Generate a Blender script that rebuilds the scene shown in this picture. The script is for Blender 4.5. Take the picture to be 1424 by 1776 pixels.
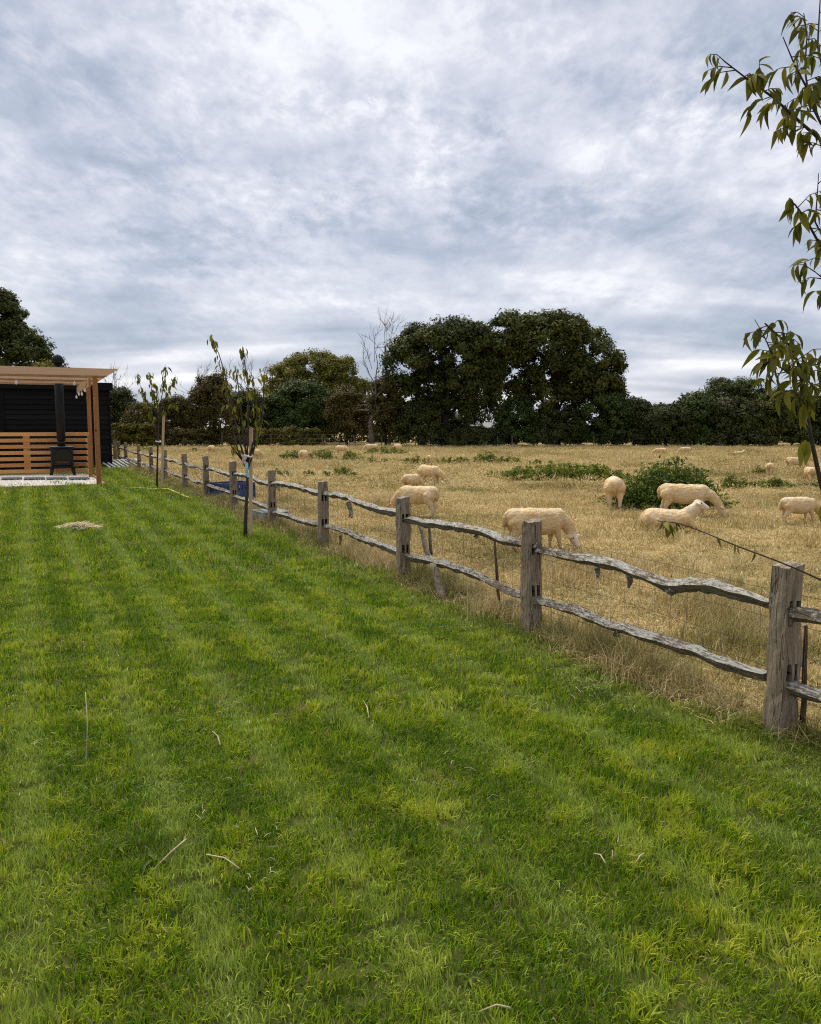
import bpy, bmesh, math, random
import numpy as np
from mathutils import Vector, Matrix, Euler, noise as mnoise

for o in list(bpy.data.objects):
    bpy.data.objects.remove(o, do_unlink=True)
S = bpy.context.scene
C = S.collection
random.seed(7)
RNG = np.random.default_rng(7)

# ------------------------------------------------------------------ camera
FPX, CX, CY, CAM_H = 1426.0, 712.0, 888.0, 1.7
PITCH = math.atan(150 / 1426)
cam_d = bpy.data.cameras.new("camera")
cam = bpy.data.objects.new("camera", cam_d)
C.objects.link(cam)
cam.location = (0, 0, CAM_H)
cam.rotation_euler = (math.pi / 2 - PITCH, 0, 0)
cam_d.sensor_fit = 'HORIZONTAL'
cam_d.sensor_width = 36
cam_d.lens = 36 * FPX / 1424
cam_d.clip_end = 3000
cam_d.clip_start = 0.05
S.camera = cam

# ------------------------------------------------------------------ sky and sun
SUN_EL, SUN_AZ = math.radians(56), math.radians(-28)      # azimuth from +Y towards +X
SKY_STRENGTH = 0.1
W = bpy.data.worlds.new("World")
S.world = W
W.use_nodes = True
wt = W.node_tree
wt.nodes.clear()


def wn(t, **k):
    n = wt.nodes.new(t)
    for a, b in k.items():
        setattr(n, a, b)
    return n


def wmath(op, a, b=None, clamp=False):
    n = wn('ShaderNodeMath', operation=op, use_clamp=clamp)
    for i, v in enumerate((a, b)):
        if v is None:
            continue
        if isinstance(v, (int, float)):
            n.inputs[i].default_value = v
        else:
            wt.links.new(v, n.inputs[i])
    return n.outputs[0]


def wnoise(vec, scale, detail, rough, dist=0.0, off=(0, 0, 0), sc=(1, 1, 1)):
    m = wn('ShaderNodeMapping')
    m.inputs['Location'].default_value = off
    m.inputs['Scale'].default_value = sc
    wt.links.new(vec, m.inputs['Vector'])
    n = wn('ShaderNodeTexNoise')
    n.inputs['Scale'].default_value = scale
    n.inputs['Detail'].default_value = detail
    n.inputs['Roughness'].default_value = rough
    n.inputs['Distortion'].default_value = dist
    wt.links.new(m.outputs[0], n.inputs['Vector'])
    return n.outputs[0]


tc = wn('ShaderNodeTexCoord')
sep = wn('ShaderNodeSeparateXYZ')
wt.links.new(tc.outputs['Generated'], sep.inputs[0])
zz = wmath('ADD', wmath('MAXIMUM', sep.outputs[2], 0.0), 0.22)
cu = wmath('DIVIDE', sep.outputs[0], zz)
cv = wmath('DIVIDE', sep.outputs[1], zz)
comb = wn('ShaderNodeCombineXYZ')
wt.links.new(cu, comb.inputs[0])
wt.links.new(cv, comb.inputs[1])
P2 = comb.outputs[0]
nbig = wnoise(P2, 1.7, 2.5, 0.45, 0.3, (5.1, 0.4, 0), (0.9, 1.0, 1))
nmid = wnoise(P2, 5.2, 5, 0.58, 0.25, (1.2, 7.1, 0), (1.35, 1.0, 1))
nfine = wnoise(P2, 15.0, 5, 0.62, 0.2, (0.4, 2.1, 3), (1.5, 1, 1))
elev = wmath('MULTIPLY', wmath('SUBTRACT', sep.outputs[2], 0.03), 4.2, clamp=True)     # far decks show only their broad bands
patch = wmath('MULTIPLY', wmath('SUBTRACT', wnoise(P2, 2.6, 2, 0.5, 0.3, (9, 4, 0)), 0.38), 4.0, clamp=True)
sb = wmath('MULTIPLY', wmath('SUBTRACT', nbig, 0.5), 1.45)
sm = wmath('MULTIPLY', wmath('MULTIPLY', wmath('SUBTRACT', nmid, 0.5), 1.15), wmath('ADD', wmath('MULTIPLY', elev, 0.7), 0.3))
fmask = wmath('MULTIPLY', wmath('MULTIPLY', wmath('SUBTRACT', nfine, 0.5), 1.2), wmath('MULTIPLY', wmath('ADD', wmath('MULTIPLY', patch, 0.75), 0.25), elev))
nband = wnoise(P2, 1.5, 3, 0.5, 0.3, (2.3, 0.7, 0), (0.45, 1.7, 1))
sband = wmath('MULTIPLY', wmath('MULTIPLY', wmath('SUBTRACT', nband, 0.5), 2.0), wmath('SUBTRACT', 1.15, elev))
sb = wmath('ADD', sb, sband)
cloud = wmath('ADD', wmath('ADD', sb, sm), wmath('ADD', fmask, 0.485), clamp=True)
ramp = wn('ShaderNodeValToRGB')
cr = ramp.color_ramp
cr.elements[0].position = 0.12
cr.elements[0].color = (0.35, 0.40, 0.50, 1)
cr.elements[1].position = 0.95
cr.elements[1].color = (0.86, 0.87, 0.90, 1)
for p, c in ((0.36, (0.450, 0.495, 0.59, 1)), (0.52, (0.560, 0.582, 0.665, 1)), (0.68, (0.655, 0.668, 0.745, 1)), (0.80, (0.76, 0.765, 0.82, 1))):
    e = cr.elements.new(p)
    e.color = c
wt.links.new(cloud, ramp.inputs[0])
sky = wn('ShaderNodeTexSky', sky_type='NISHITA', sun_disc=False)
sky.sun_elevation = SUN_EL
sky.sun_rotation = SUN_AZ
scl = wn('ShaderNodeVectorMath', operation='SCALE')
scl.inputs['Scale'].default_value = 4.5
wt.links.new(ramp.outputs[0], scl.inputs[0])
mix = wn('ShaderNodeMix', data_type='RGBA')
mix.inputs['Factor'].default_value = 0.95
wt.links.new(sky.outputs[0], mix.inputs['A'])
wt.links.new(scl.outputs[0], mix.inputs['B'])
bg = wn('ShaderNodeBackground')
bg.inputs['Strength'].default_value = SKY_STRENGTH
wt.links.new(mix.outputs['Result'], bg.inputs['Color'])
wo = wn('ShaderNodeOutputWorld')
wt.links.new(bg.outputs[0], wo.inputs['Surface'])

sun_d = bpy.data.lights.new("sun", 'SUN')
sun_d.energy = 1.5
sun_d.angle = math.radians(45)
sun_d.color = (1.0, 0.90, 0.74)
sun = bpy.data.objects.new("sun", sun_d)
C.objects.link(sun)
sdir = Vector((math.sin(SUN_AZ) * math.cos(SUN_EL), math.cos(SUN_AZ) * math.cos(SUN_EL), math.sin(SUN_EL)))
sun.rotation_euler = sdir.to_track_quat('Z', 'Y').to_euler()
sun.location = (0, 0, 40)

vs = S.view_settings
vs.view_transform = 'Standard'
vs.look = 'None'
vs.gamma = 1
vs.exposure = 1.3
S.display_settings.display_device = 'sRGB'
S.render.engine = 'CYCLES'
S.cycles.max_bounces = 5
S.cycles.diffuse_bounces = 3
S.cycles.glossy_bounces = 2
S.cycles.transmission_bounces = 3
S.cycles.transparent_max_bounces = 4
S.cycles.use_denoising = False
S.cycles.filter_width = 1.15

# ------------------------------------------------------------------ geometry of the view (photo pixels -> places on the real ground)
_F = Vector((0, math.cos(PITCH), -math.sin(PITCH)))
_U = Vector((0, math.sin(PITCH), math.cos(PITCH)))
CAM = Vector((0, 0, CAM_H))


def ray(x, y):
    return _F + Vector(((x - CX) / FPX, 0, 0)) - _U * ((y - CY) / FPX)


def hit(x, y, p, n):
    r = ray(x, y)
    return CAM + r * ((Vector(p) - CAM).dot(n) / r.dot(n))


def at(x, y, z=0.0):
    return hit(x, y, (0, 0, z), Vector((0, 0, 1)))


def dep(x, y, Y):
    return hit(x, y, (0, Y, 0), Vector((0, 1, 0)))


# the fence line and everything square to it
FK, FB = -0.4644, 4.09                                       # X = FB + FK*Y
ANG = math.atan(0.4644)
VU = Vector((math.cos(ANG), math.sin(ANG), 0))               # across, to the right
VV = Vector((-math.sin(ANG), math.cos(ANG), 0))              # along the fence, away
F0 = Vector((FB, 0, 0))


def fence_pt(x, y):
    return hit(x, y, F0, VU)


def fence_off(X, Y):
    """signed distance of a ground point right of the fence line"""
    return (X - FB) * VU.x + Y * VU.y


# ------------------------------------------------------------------ helpers
def tag(o, label=None, cat=None, group=None, kind=None):
    if label:
        o['label'] = label
    if cat:
        o['category'] = cat
    if group:
        o['group'] = group
    if kind:
        o['kind'] = kind
    return o


def empty(name, loc, rz=0.0):
    o = bpy.data.objects.new(name, None)
    C.objects.link(o)
    o.location = loc
    o.rotation_euler = (0, 0, rz)
    o.empty_display_size = 0.2
    return o


def link(name, me, mat=None, parent=None, loc=(0, 0, 0), rot=None):
    o = bpy.data.objects.new(name, me)
    C.objects.link(o)
    if mat is not None and not me.materials:
        me.materials.append(mat)
    o.location = loc
    if rot is not None:
        o.rotation_euler = rot
    if parent is not None:
        o.parent = parent
    return o


def fastmesh(name, V, Q, col=None, smooth=False):
    """uniform k-gon mesh from numpy arrays"""
    V = np.asarray(V, dtype=np.float32)
    Q = np.asarray(Q, dtype=np.int32)
    k = Q.shape[1]
    me = bpy.data.meshes.new(name)
    me.vertices.add(len(V))
    me.vertices.foreach_set('co', V.ravel())
    me.loops.add(Q.size)
    me.loops.foreach_set('vertex_index', Q.ravel())
    me.polygons.add(len(Q))
    me.polygons.foreach_set('loop_start', np.arange(0, Q.size, k, dtype=np.int32))
    me.polygons.foreach_set('loop_total', np.full(len(Q), k, dtype=np.int32))
    if smooth:
        me.polygons.foreach_set('use_smooth', np.ones(len(Q), dtype=bool))
    me.update(calc_edges=True)
    if col is not None:
        a = me.color_attributes.new('col', 'FLOAT_COLOR', 'POINT')
        c = np.ones((len(V), 4), dtype=np.float32)
        c[:, :3] = col
        a.data.foreach_set('color', c.ravel())
    return me


class MB:
    def __init__(s):
        s.v, s.f = [], []

    def ring(s, pts):
        i = len(s.v)
        s.v += [tuple(p) for p in pts]
        return list(range(i, i + len(pts)))

    def loft(s, rings, cap=True):
        ids = [s.ring(r) for r in rings]
        n = len(ids[0])
        for a, b in zip(ids, ids[1:]):
            for i in range(n):
                j = (i + 1) % n
                s.f.append((a[i], a[j], b[j], b[i]))
        if cap:
            s.f.append(tuple(reversed(ids[0])))
            s.f.append(tuple(ids[-1]))
        return s

    def tube(s, pts, rad, n=6, cap=True):
        pts = [Vector(p) for p in pts]
        if isinstance(rad, (int, float)):
            rad = [rad] * len(pts)
        rings = []
        up = None
        for i, p in enumerate(pts):
            d = (pts[min(i + 1, len(pts) - 1)] - pts[max(i - 1, 0)])
            if d.length < 1e-9:
                d = Vector((0, 0, 1))
            d.normalize()
            if up is None:
                up = Vector((0, 0, 1)) if abs(d.z) < 0.9 else Vector((1, 0, 0))
            a = d.cross(up)
            if a.length < 1e-4:
                a = d.cross(Vector((0.3, 1, 0.2)))
            a.normalize()
            b = a.cross(d).normalized()
            up = b
            rings.append([p + (a * math.cos(t) + b * math.sin(t)) * rad[i]
                          for t in (2 * math.pi * k / n for k in range(n))])
        return s.loft(rings, cap)

    def box(s, lo, hi, bev=0.0):
        x0, y0, z0 = lo
        x1, y1, z1 = hi
        if bev <= 0:
            s.loft([[(x0, y0, z0), (x1, y0, z0), (x1, y1, z0), (x0, y1, z0)],
                    [(x0, y0, z1), (x1, y0, z1), (x1, y1, z1), (x0, y1, z1)]])
        else:
            def r(d, z):
                e = d + bev
                return [(x0 + e, y0 + d, z), (x1 - e, y0 + d, z), (x1 - d, y0 + e, z), (x1 - d, y1 - e, z),
                        (x1 - e, y1 - d, z), (x0 + e, y1 - d, z), (x0 + d, y1 - e, z), (x0 + d, y0 + e, z)]
            s.loft([r(bev, z0), r(0, z0 + bev), r(0, z1 - bev), r(bev, z1)])
        return s

    def mesh(s, name, smooth=False):
        me = bpy.data.meshes.new(name)
        me.from_pydata(s.v, [], s.f)
        bm = bmesh.new()
        bm.from_mesh(me)
        bmesh.ops.recalc_face_normals(bm, faces=bm.faces)
        bm.to_mesh(me)
        bm.free()
        if smooth:
            me.polygons.foreach_set('use_smooth', [True] * len(me.polygons))
        return me

    def build(s, name, mat, parent=None, smooth=False, loc=(0, 0, 0), rot=None):
        return link(name, s.mesh(name, smooth), mat, parent, loc, rot)


def bx(name, lo, hi, mat, parent=None, bev=0.0):
    """a box with its origin at its own centre"""
    c = [(a + b) / 2 for a, b in zip(lo, hi)]
    m = MB().box([a - k for a, k in zip(lo, c)], [b - k for b, k in zip(hi, c)], bev)
    return m.build(name, mat, parent, loc=c)


# ------------------------------------------------------------------ materials
class NT:
    def __init__(s, name):
        s.m = bpy.data.materials.new(name)
        s.m.use_nodes = True
        s.t = s.m.node_tree
        s.t.nodes.clear()
        s.out = s.t.nodes.new('ShaderNodeOutputMaterial')

    def n(s, t, ins=None, **k):
        nd = s.t.nodes.new(t)
        for a, b in k.items():
            setattr(nd, a, b)
        for a, b in (ins or {}).items():
            s.set(nd.inputs[a], b)
        return nd

    def set(s, sock, v):
        if isinstance(v, bpy.types.NodeSocket):
            s.t.links.new(v, sock)
        elif isinstance(v, (tuple, list)) and len(v) == 3 and sock.type == 'RGBA':
            sock.default_value = (*v, 1)
        else:
            sock.default_value = v

    def noise(s, vec, scale, detail=3, rough=0.55, dist=0.0, sc=None):
        if sc is not None:
            mp = s.n('ShaderNodeMapping', {'Vector': vec, 'Scale': sc})
            vec = mp.outputs[0]
        nd = s.n('ShaderNodeTexNoise', {'Vector': vec, 'Scale': scale, 'Detail': detail, 'Roughness': rough,
                                        'Distortion': dist})
        return nd.outputs[0]

    def ramp(s, fac, stops):
        nd = s.n('ShaderNodeValToRGB', {0: fac})
        cr = nd.color_ramp
        while len(cr.elements) < len(stops):
            cr.elements.new(0.5)
        for e, (p, c) in zip(cr.elements, stops):
            e.position = p
            e.color = (*c, 1) if len(c) == 3 else c
        return nd.outputs[0]

    def step(s, fac, a, b):
        nd = s.n('ShaderNodeMapRange', {'Value': fac, 'From Min': a, 'From Max': b})
        nd.clamp = True
        return nd.outputs[0]

    def mix(s, f, a, b, blend='MIX'):
        nd = s.n('ShaderNodeMix', {'Factor': f, 'A': a, 'B': b} if False else None, data_type='RGBA', blend_type=blend)
        s.set(nd.inputs[0], f)
        s.set(nd.inputs[6], a)
        s.set(nd.inputs[7], b)
        return nd.outputs[2]

    def math(s, op, a, b=0.0):
        nd = s.n('ShaderNodeMath', {0: a, 1: b}, operation=op)
        return nd.outputs[0]

    def bump(s, h, strength=0.4, dist=0.01):
        return s.n('ShaderNodeBump', {'Height': h, 'Strength': strength, 'Distance': dist}).outputs[0]

    def pbsdf(s, col, rough=0.8, normal=None, spec=0.3, metal=0.0):
        b = s.n('ShaderNodeBsdfPrincipled', {'Base Color': col, 'Roughness': rough, 'Metallic': metal})
        b.inputs['Specular IOR Level'].default_value = spec
        if normal is not None:
            s.set(b.inputs['Normal'], normal)
        return b.outputs[0]

    def done(s, sh):
        s.t.links.new(sh, s.out.inputs['Surface'])
        return s.m

    def pos(s):
        return s.n('ShaderNodeNewGeometry').outputs['Position']

    def obj(s):
        return s.n('ShaderNodeTexCoord').outputs['Object']

    def rnd(s):
        return s.n('ShaderNodeObjectInfo').outputs['Random']


def leaf_shader(t, col, trans=0.3, rough=0.55, spec=0.25, tcol=None):
    p = t.pbsdf(col, rough, spec=spec)
    tr = t.n('ShaderNodeBsdfTranslucent', {'Color': tcol if tcol is not None else col}).outputs[0]
    m = t.n('ShaderNodeMixShader', {0: trans, 1: p, 2: tr})
    return t.done(m.outputs[0])


def foliage(name, dark, mid, light, trans=0.25):
    t = NT(name)
    a = t.n('ShaderNodeAttribute', attribute_name='col')
    sp = t.n('ShaderNodeSeparateColor', {0: a.outputs['Color']})
    c = t.ramp(sp.outputs[0], [(0.0, dark), (0.5, mid), (1.0, light)])
    return leaf_shader(t, c, trans, 0.6, 0.2)


def plain(name, col, rough=0.7, spec=0.3, metal=0.0, var=0.15, scale=8.0, bump=0.0):
    t = NT(name)
    n = t.noise(t.obj(), scale, 5, 0.6)
    c = t.mix(t.step(n, 0.3, 0.7), tuple(x * (1 - var) for x in col), tuple(min(1, x * (1 + var)) for x in col))
    nb = t.bump(t.noise(t.obj(), scale * 6, 3), bump, 0.005) if bump else None
    return t.done(t.pbsdf(c, rough, nb, spec, metal))


def timber(name, axis, c0, c1, knot=None, rough=0.75, spec=0.25):
    """planed timber with grain along one local axis (0,1,2)"""
    t = NT(name)
    s1 = [7.0] * 3
    s1[axis] = 0.55
    r = t.n('ShaderNodeVectorMath', {0: t.obj()}, operation='ADD')
    rv = t.n('ShaderNodeCombineXYZ', {0: t.math('MULTIPLY', t.rnd(), 31.0), 1: t.math('MULTIPLY', t.rnd(), 17.0)})
    t.set(r.inputs[1], rv.outputs[0])
    v = r.outputs[0]
    n1 = t.noise(v, 1.6, 6, 0.65, 0.6, s1)
    n2 = t.noise(v, 9.0, 4, 0.6, 0.3, s1)
    f = t.math('ADD', t.math('MULTIPLY', n1, 0.7), t.math('MULTIPLY', n2, 0.3))
    f = t.math('ADD', f, t.math('MULTIPLY', t.math('SUBTRACT', t.rnd(), 0.5), 0.42))
    c = t.ramp(f, [(0.3, c0), (0.68, c1)])
    if knot:
        kn = t.n('ShaderNodeTexVoronoi', {'Vector': v, 'Scale': 1.7})
        c = t.mix(t.step(kn.outputs['Distance'], 0.085, 0.04), c, knot)
    return t.done(t.pbsdf(c, rough, t.bump(n2, 0.25, 0.004), spec))


def old_wood(name, axis, base0, base1, lichen=0.5, crack=0.6):
    """weathered cleft timber: grey brown fibres, black splits, pale lichen"""
    t = NT(name)
    s = [1.0] * 3
    s[axis] = 0.09
    o = t.n('ShaderNodeVectorMath', {0: t.obj()}, operation='ADD')
    rv = t.n('ShaderNodeCombineXYZ', {0: t.math('MULTIPLY', t.rnd(), 13.0), 1: t.math('MULTIPLY', t.rnd(), 7.0),
                                      2: t.math('MULTIPLY', t.rnd(), 5.0)})
    t.set(o.inputs[1], rv.outputs[0])
    v = o.outputs[0]
    n1 = t.noise(v, 26, 6, 0.7, 0.3, s)
    n2 = t.noise(v, 95, 4, 0.65, 0.2, s)
    nb = t.noise(v, 5, 4, 0.6)
    f = t.math('ADD', t.math('MULTIPLY', n1, 0.55), t.math('MULTIPLY', n2, 0.45))
    c = t.ramp(f, [(0.34, base0), (0.5, tuple((a + b) / 2 for a, b in zip(base0, base1))), (0.66, base1)])
    c = t.mix(t.step(nb, 0.42, 0.62), c, t.mix(0.35, c, (0.20, 0.15, 0.10)))
    ck = t.noise(v, 17, 3, 0.5, 0.8, s)
    ckm = t.step(t.math('ABSOLUTE', t.math('SUBTRACT', ck, 0.5)), 0.016, 0.0)
    c = t.mix(t.math('MULTIPLY', ckm, crack), c, (0.025, 0.02, 0.015))
    # lichen lies on what faces the sky
    nz = t.n('ShaderNodeSeparateXYZ', {0: t.n('ShaderNodeNewGeometry').outputs['Normal']}).outputs[2]
    up = t.step(nz, -0.1, 0.75)
    ln = t.noise(v, 85, 6, 0.75, 0.4, [1 if i != axis else 0.30 for i in range(3)])
    lb = t.noise(v, 6, 3, 0.6)
    lm = t.math('ADD', ln, t.math('ADD', t.math('MULTIPLY', lb, 0.35), t.math('MULTIPLY', up, 0.16)))
    lm = t.step(lm, 0.80 - 0.10 * lichen, 0.86 - 0.10 * lichen)
    c = t.mix(t.math('MULTIPLY', lm, 0.85), c, t.ramp(n2, [(0.3, (0.30, 0.30, 0.26)), (0.7, (0.60, 0.60, 0.55))]))
    h = t.math('ADD', f, t.math('MULTIPLY', ckm, -0.5))
    return t.done(t.pbsdf(c, 0.9, t.bump(h, 0.8, 0.012), 0.15))


M = {}
M['post'] = old_wood('weathered_post', 2, (0.120, 0.090, 0.062), (0.40, 0.32, 0.235), -0.3, 0.9)
M['rail'] = old_wood('weathered_rail', 0, (0.058, 0.045, 0.034), (0.25, 0.20, 0.15), 0.2, 0.85)
M['stake_old'] = old_wood('weathered_stake', 2, (0.05, 0.042, 0.033), (0.20, 0.165, 0.13), 0.0, 0.7)
M['rust'] = plain('rusty_iron', (0.09, 0.052, 0.035), 0.85, 0.3, 0.0, 0.5, 40, 0.4)
M['wire'] = plain('galvanised_wire', (0.16, 0.155, 0.14), 0.6, 0.5, 0.5)
M['slat_x'] = timber('larch_slat', 0, (0.42, 0.19, 0.06), (0.64, 0.34, 0.13), (0.14, 0.06, 0.025))
M['slat_y'] = timber('larch_slat_side', 1, (0.42, 0.19, 0.06), (0.64, 0.34, 0.13), (0.14, 0.06, 0.025))
M['larch_z'] = timber('larch_post', 2, (0.25, 0.10, 0.032), (0.42, 0.19, 0.07), (0.10, 0.045, 0.02))
M['rafter'] = timber('pale_rafter', 0, (0.46, 0.255, 0.135), (0.70, 0.44, 0.27), (0.2, 0.1, 0.05))
M['rafter_dark'] = timber('shaded_rafter', 0, (0.18, 0.095, 0.045), (0.38, 0.22, 0.115), (0.12, 0.06, 0.03))  # darker rafter copy, painting in the shade that divides the boards
M['beam'] = timber('pale_beam', 1, (0.34, 0.19, 0.10), (0.52, 0.32, 0.18), (0.15, 0.07, 0.03))
M['stake_new'] = timber('planed_stake', 2, (0.40, 0.27, 0.16), (0.60, 0.44, 0.28))
M['black_board'] = timber('black_stained_board', 0, (0.004, 0.004, 0.004), (0.011, 0.011, 0.011), None, 0.75, 0.15)
M['black_trim'] = plain('black_trim', (0.006, 0.006, 0.006), 0.75, 0.15)
M['roof_felt'] = plain('roof_felt', (0.03, 0.03, 0.032), 0.9)
M['cast_iron'] = plain('black_cast_iron', (0.011, 0.011, 0.011), 0.6, 0.3, 0.0, 0.25, 20, 0.2)
M['flue'] = plain('matt_black_flue', (0.008, 0.008, 0.008), 0.6, 0.25)
M['glass_dark'] = plain('sooty_glass', (0.006, 0.006, 0.006), 0.12, 0.5)
M['firebrick'] = plain('stove_lining', (0.10, 0.035, 0.018), 0.9)
M['slab'] = plain('dark_paving_slab', (0.075, 0.08, 0.09), 0.85, 0.3, 0, 0.3, 6, 0.3)
M['white_chip'] = plain('white_stone_chip', (0.82, 0.79, 0.71), 0.85, 0.25, 0, 0.15, 30)
M['blue_plastic'] = plain('blue_plastic', (0.022, 0.045, 0.15), 0.45, 0.4, 0, 0.15, 5)
M['grey_plastic'] = plain('pale_grey_plastic', (0.30, 0.31, 0.32), 0.5, 0.4, 0, 0.2, 6)
M['white_metal'] = plain('white_painted_metal', (0.66, 0.67, 0.66), 0.5, 0.4, 0, 0.2, 6)
M['yellow'] = plain('yellow_hose', (0.55, 0.52, 0.10), 0.5, 0.4)
M['tie'] = plain('white_tree_tie', (0.72, 0.72, 0.70), 0.6)
M['teal_tape'] = plain('faded_turquoise_tape', (0.36, 0.58, 0.60), 0.5)
M['pink_tape'] = plain('faded_pink_tape', (0.65, 0.42, 0.48), 0.5)
M['bulb'] = plain('white_bulb', (0.75, 0.74, 0.70), 0.3)
M['cable'] = plain('black_cable', (0.02, 0.02, 0.02), 0.6)
M['roof_grey'] = plain('grey_roof_sheet', (0.22, 0.225, 0.23), 0.6, 0.3, 0, 0.2, 3)
M['dark_wall'] = plain('dark_shed_wall', (0.03, 0.028, 0.025), 0.9)
M['bark_dark'] = plain('dark_bark', (0.035, 0.03, 0.024), 0.95, 0.1, 0, 0.4, 6, 0.5)
M['bark_cherry'] = plain('cherry_bark', (0.055, 0.038, 0.032), 0.7, 0.3, 0, 0.5, 25, 0.4)
M['bark_dead'] = plain('bleached_dead_wood', (0.15, 0.12, 0.095), 0.9, 0.1, 0, 0.35, 4, 0.4)
M['bark_grey'] = plain('grey_twig', (0.12, 0.10, 0.085), 0.95, 0.1, 0, 0.3, 4)
M['oak'] = foliage('oak_leaves', (0.0283, 0.0418, 0.0079), (0.0613, 0.0792, 0.0132), (0.1300, 0.1431, 0.0238), 0.15)
M['oak_b'] = foliage('oak_leaves_warm', (0.0330, 0.0440, 0.0079), (0.0733, 0.0859, 0.0132), (0.1558, 0.1540, 0.0238), 0.15)
M['willow'] = foliage('willow_leaves', (0.0906, 0.0997, 0.0142), (0.1811, 0.1745, 0.0252), (0.2975, 0.2616, 0.0409), 0.22)
M['dark_green'] = foliage('evergreen_leaves', (0.0251, 0.0429, 0.0088), (0.0547, 0.0859, 0.0154), (0.1003, 0.1382, 0.0220), 0.12)
M['scrub'] = foliage('thorn_scrub_leaves', (0.0418, 0.0370, 0.0084), (0.0919, 0.0778, 0.0168), (0.1774, 0.1361, 0.0264), 0.18)
M['hedge'] = foliage('hedgerow_leaves', (0.0260, 0.0356, 0.0084), (0.0559, 0.0677, 0.0144), (0.1117, 0.1140, 0.0240), 0.15)
M['yellow_hedge'] = foliage('yellowing_hedge_leaves', (0.0385, 0.0396, 0.0060), (0.1155, 0.1078, 0.0120), (0.2640, 0.2200, 0.0200), 0.25)
M['nettle'] = foliage('nettle_leaves', (0.0727, 0.1026, 0.0146), (0.1817, 0.2255, 0.0331), (0.3862, 0.4100, 0.0552), 0.22)
M['nettle_dark'] = foliage('dark_bush_leaves', (0.0458, 0.0819, 0.0126), (0.1071, 0.1639, 0.0238), (0.2293, 0.3003, 0.0419), 0.2)
M['cherry_near'] = foliage('near_cherry_leaves', (0.0510, 0.0597, 0.0073), (0.1128, 0.1193, 0.0133), (0.2548, 0.2281, 0.0218), 0.3)
M['cherry_leaf'] = foliage('cherry_leaves', (0.0587, 0.0728, 0.0092), (0.1467, 0.1547, 0.0158), (0.3328, 0.2912, 0.0238), 0.35)


def lawn_color(t):
    """mown grass: deep green, yellow-green tufts, thin straw patches, bands left by the mower"""
    p = t.pos()
    n1 = t.noise(p, 1.3, 4, 0.55, 0.4)
    n2 = t.noise(p, 4.5, 4, 0.6, 0.3)
    n3 = t.noise(p, 0.45, 3, 0.5)
    f = t.math('ADD', t.math('MULTIPLY', n1, 0.32), t.math('ADD', t.math('MULTIPLY', n2, 0.42), t.math('MULTIPLY', n3, 0.12)))
    f = t.math('ADD', f, 0.145)
    return p, f, n1, n2, n3


def grass_lawn():
    t = NT('lawn_grass_blades')
    p, f, n1, n2, n3 = lawn_color(t)
    a = t.n('ShaderNodeAttribute', attribute_name='col')
    sp = t.n('ShaderNodeSeparateColor', {0: a.outputs['Color']})
    v, dry = sp.outputs[0], sp.outputs[1]
    f2 = t.math('ADD', f, t.math('MULTIPLY', t.math('SUBTRACT', v, 0.5), 0.30))
    f2 = t.math('ADD', f2, t.math('MULTIPLY', t.step(sp.outputs[2], 0.5, 0.6), 0.13))
    c = t.ramp(f2, [(0.45, (0.062, 0.145, 0.003)), (0.55, (0.145, 0.262, 0.005)), (0.65, (0.315, 0.435, 0.010)),
                    (0.80, (0.50, 0.53, 0.045))])
    # thin, strawy patches
    n4 = t.noise(p, 2.1, 3, 0.6, 0.5)
    pd = t.step(n4, 0.60, 0.74)
    dm = t.step(t.math('ADD', dry, t.math('MULTIPLY', pd, 0.45)), 0.86, 0.93)
    c = t.mix(dm, c, (0.34, 0.28, 0.13))
    # towards the fence the lawn dries out
    x = t.n('ShaderNodeSeparateXYZ', {0: p})
    off = t.math('ADD', t.math('MULTIPLY', t.math('SUBTRACT', x.outputs[0], FB), VU.x), t.math('MULTIPLY', x.outputs[1], VU.y))
    edge = t.step(t.math('ADD', off, t.math('MULTIPLY', t.math('SUBTRACT', n2, 0.5), 1.6)), -0.65, 0.25)
    c = t.mix(t.math('MULTIPLY', edge, 0.6), c, t.ramp(v, [(0.0, (0.13, 0.14, 0.03)), (1.0, (0.46, 0.37, 0.17))]))
    # mower bands, the light and dark of leaning blades painted in as colour
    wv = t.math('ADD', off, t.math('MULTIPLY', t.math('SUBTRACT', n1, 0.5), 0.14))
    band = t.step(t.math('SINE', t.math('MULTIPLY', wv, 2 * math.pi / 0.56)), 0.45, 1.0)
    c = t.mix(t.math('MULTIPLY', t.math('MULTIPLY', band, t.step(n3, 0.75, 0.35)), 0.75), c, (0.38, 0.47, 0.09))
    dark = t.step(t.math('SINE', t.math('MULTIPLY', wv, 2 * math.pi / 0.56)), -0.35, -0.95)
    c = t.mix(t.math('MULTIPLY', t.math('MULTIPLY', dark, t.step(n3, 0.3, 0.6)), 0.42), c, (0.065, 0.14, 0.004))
    return leaf_shader(t, c, 0.30, 0.5, 0.28)


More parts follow.
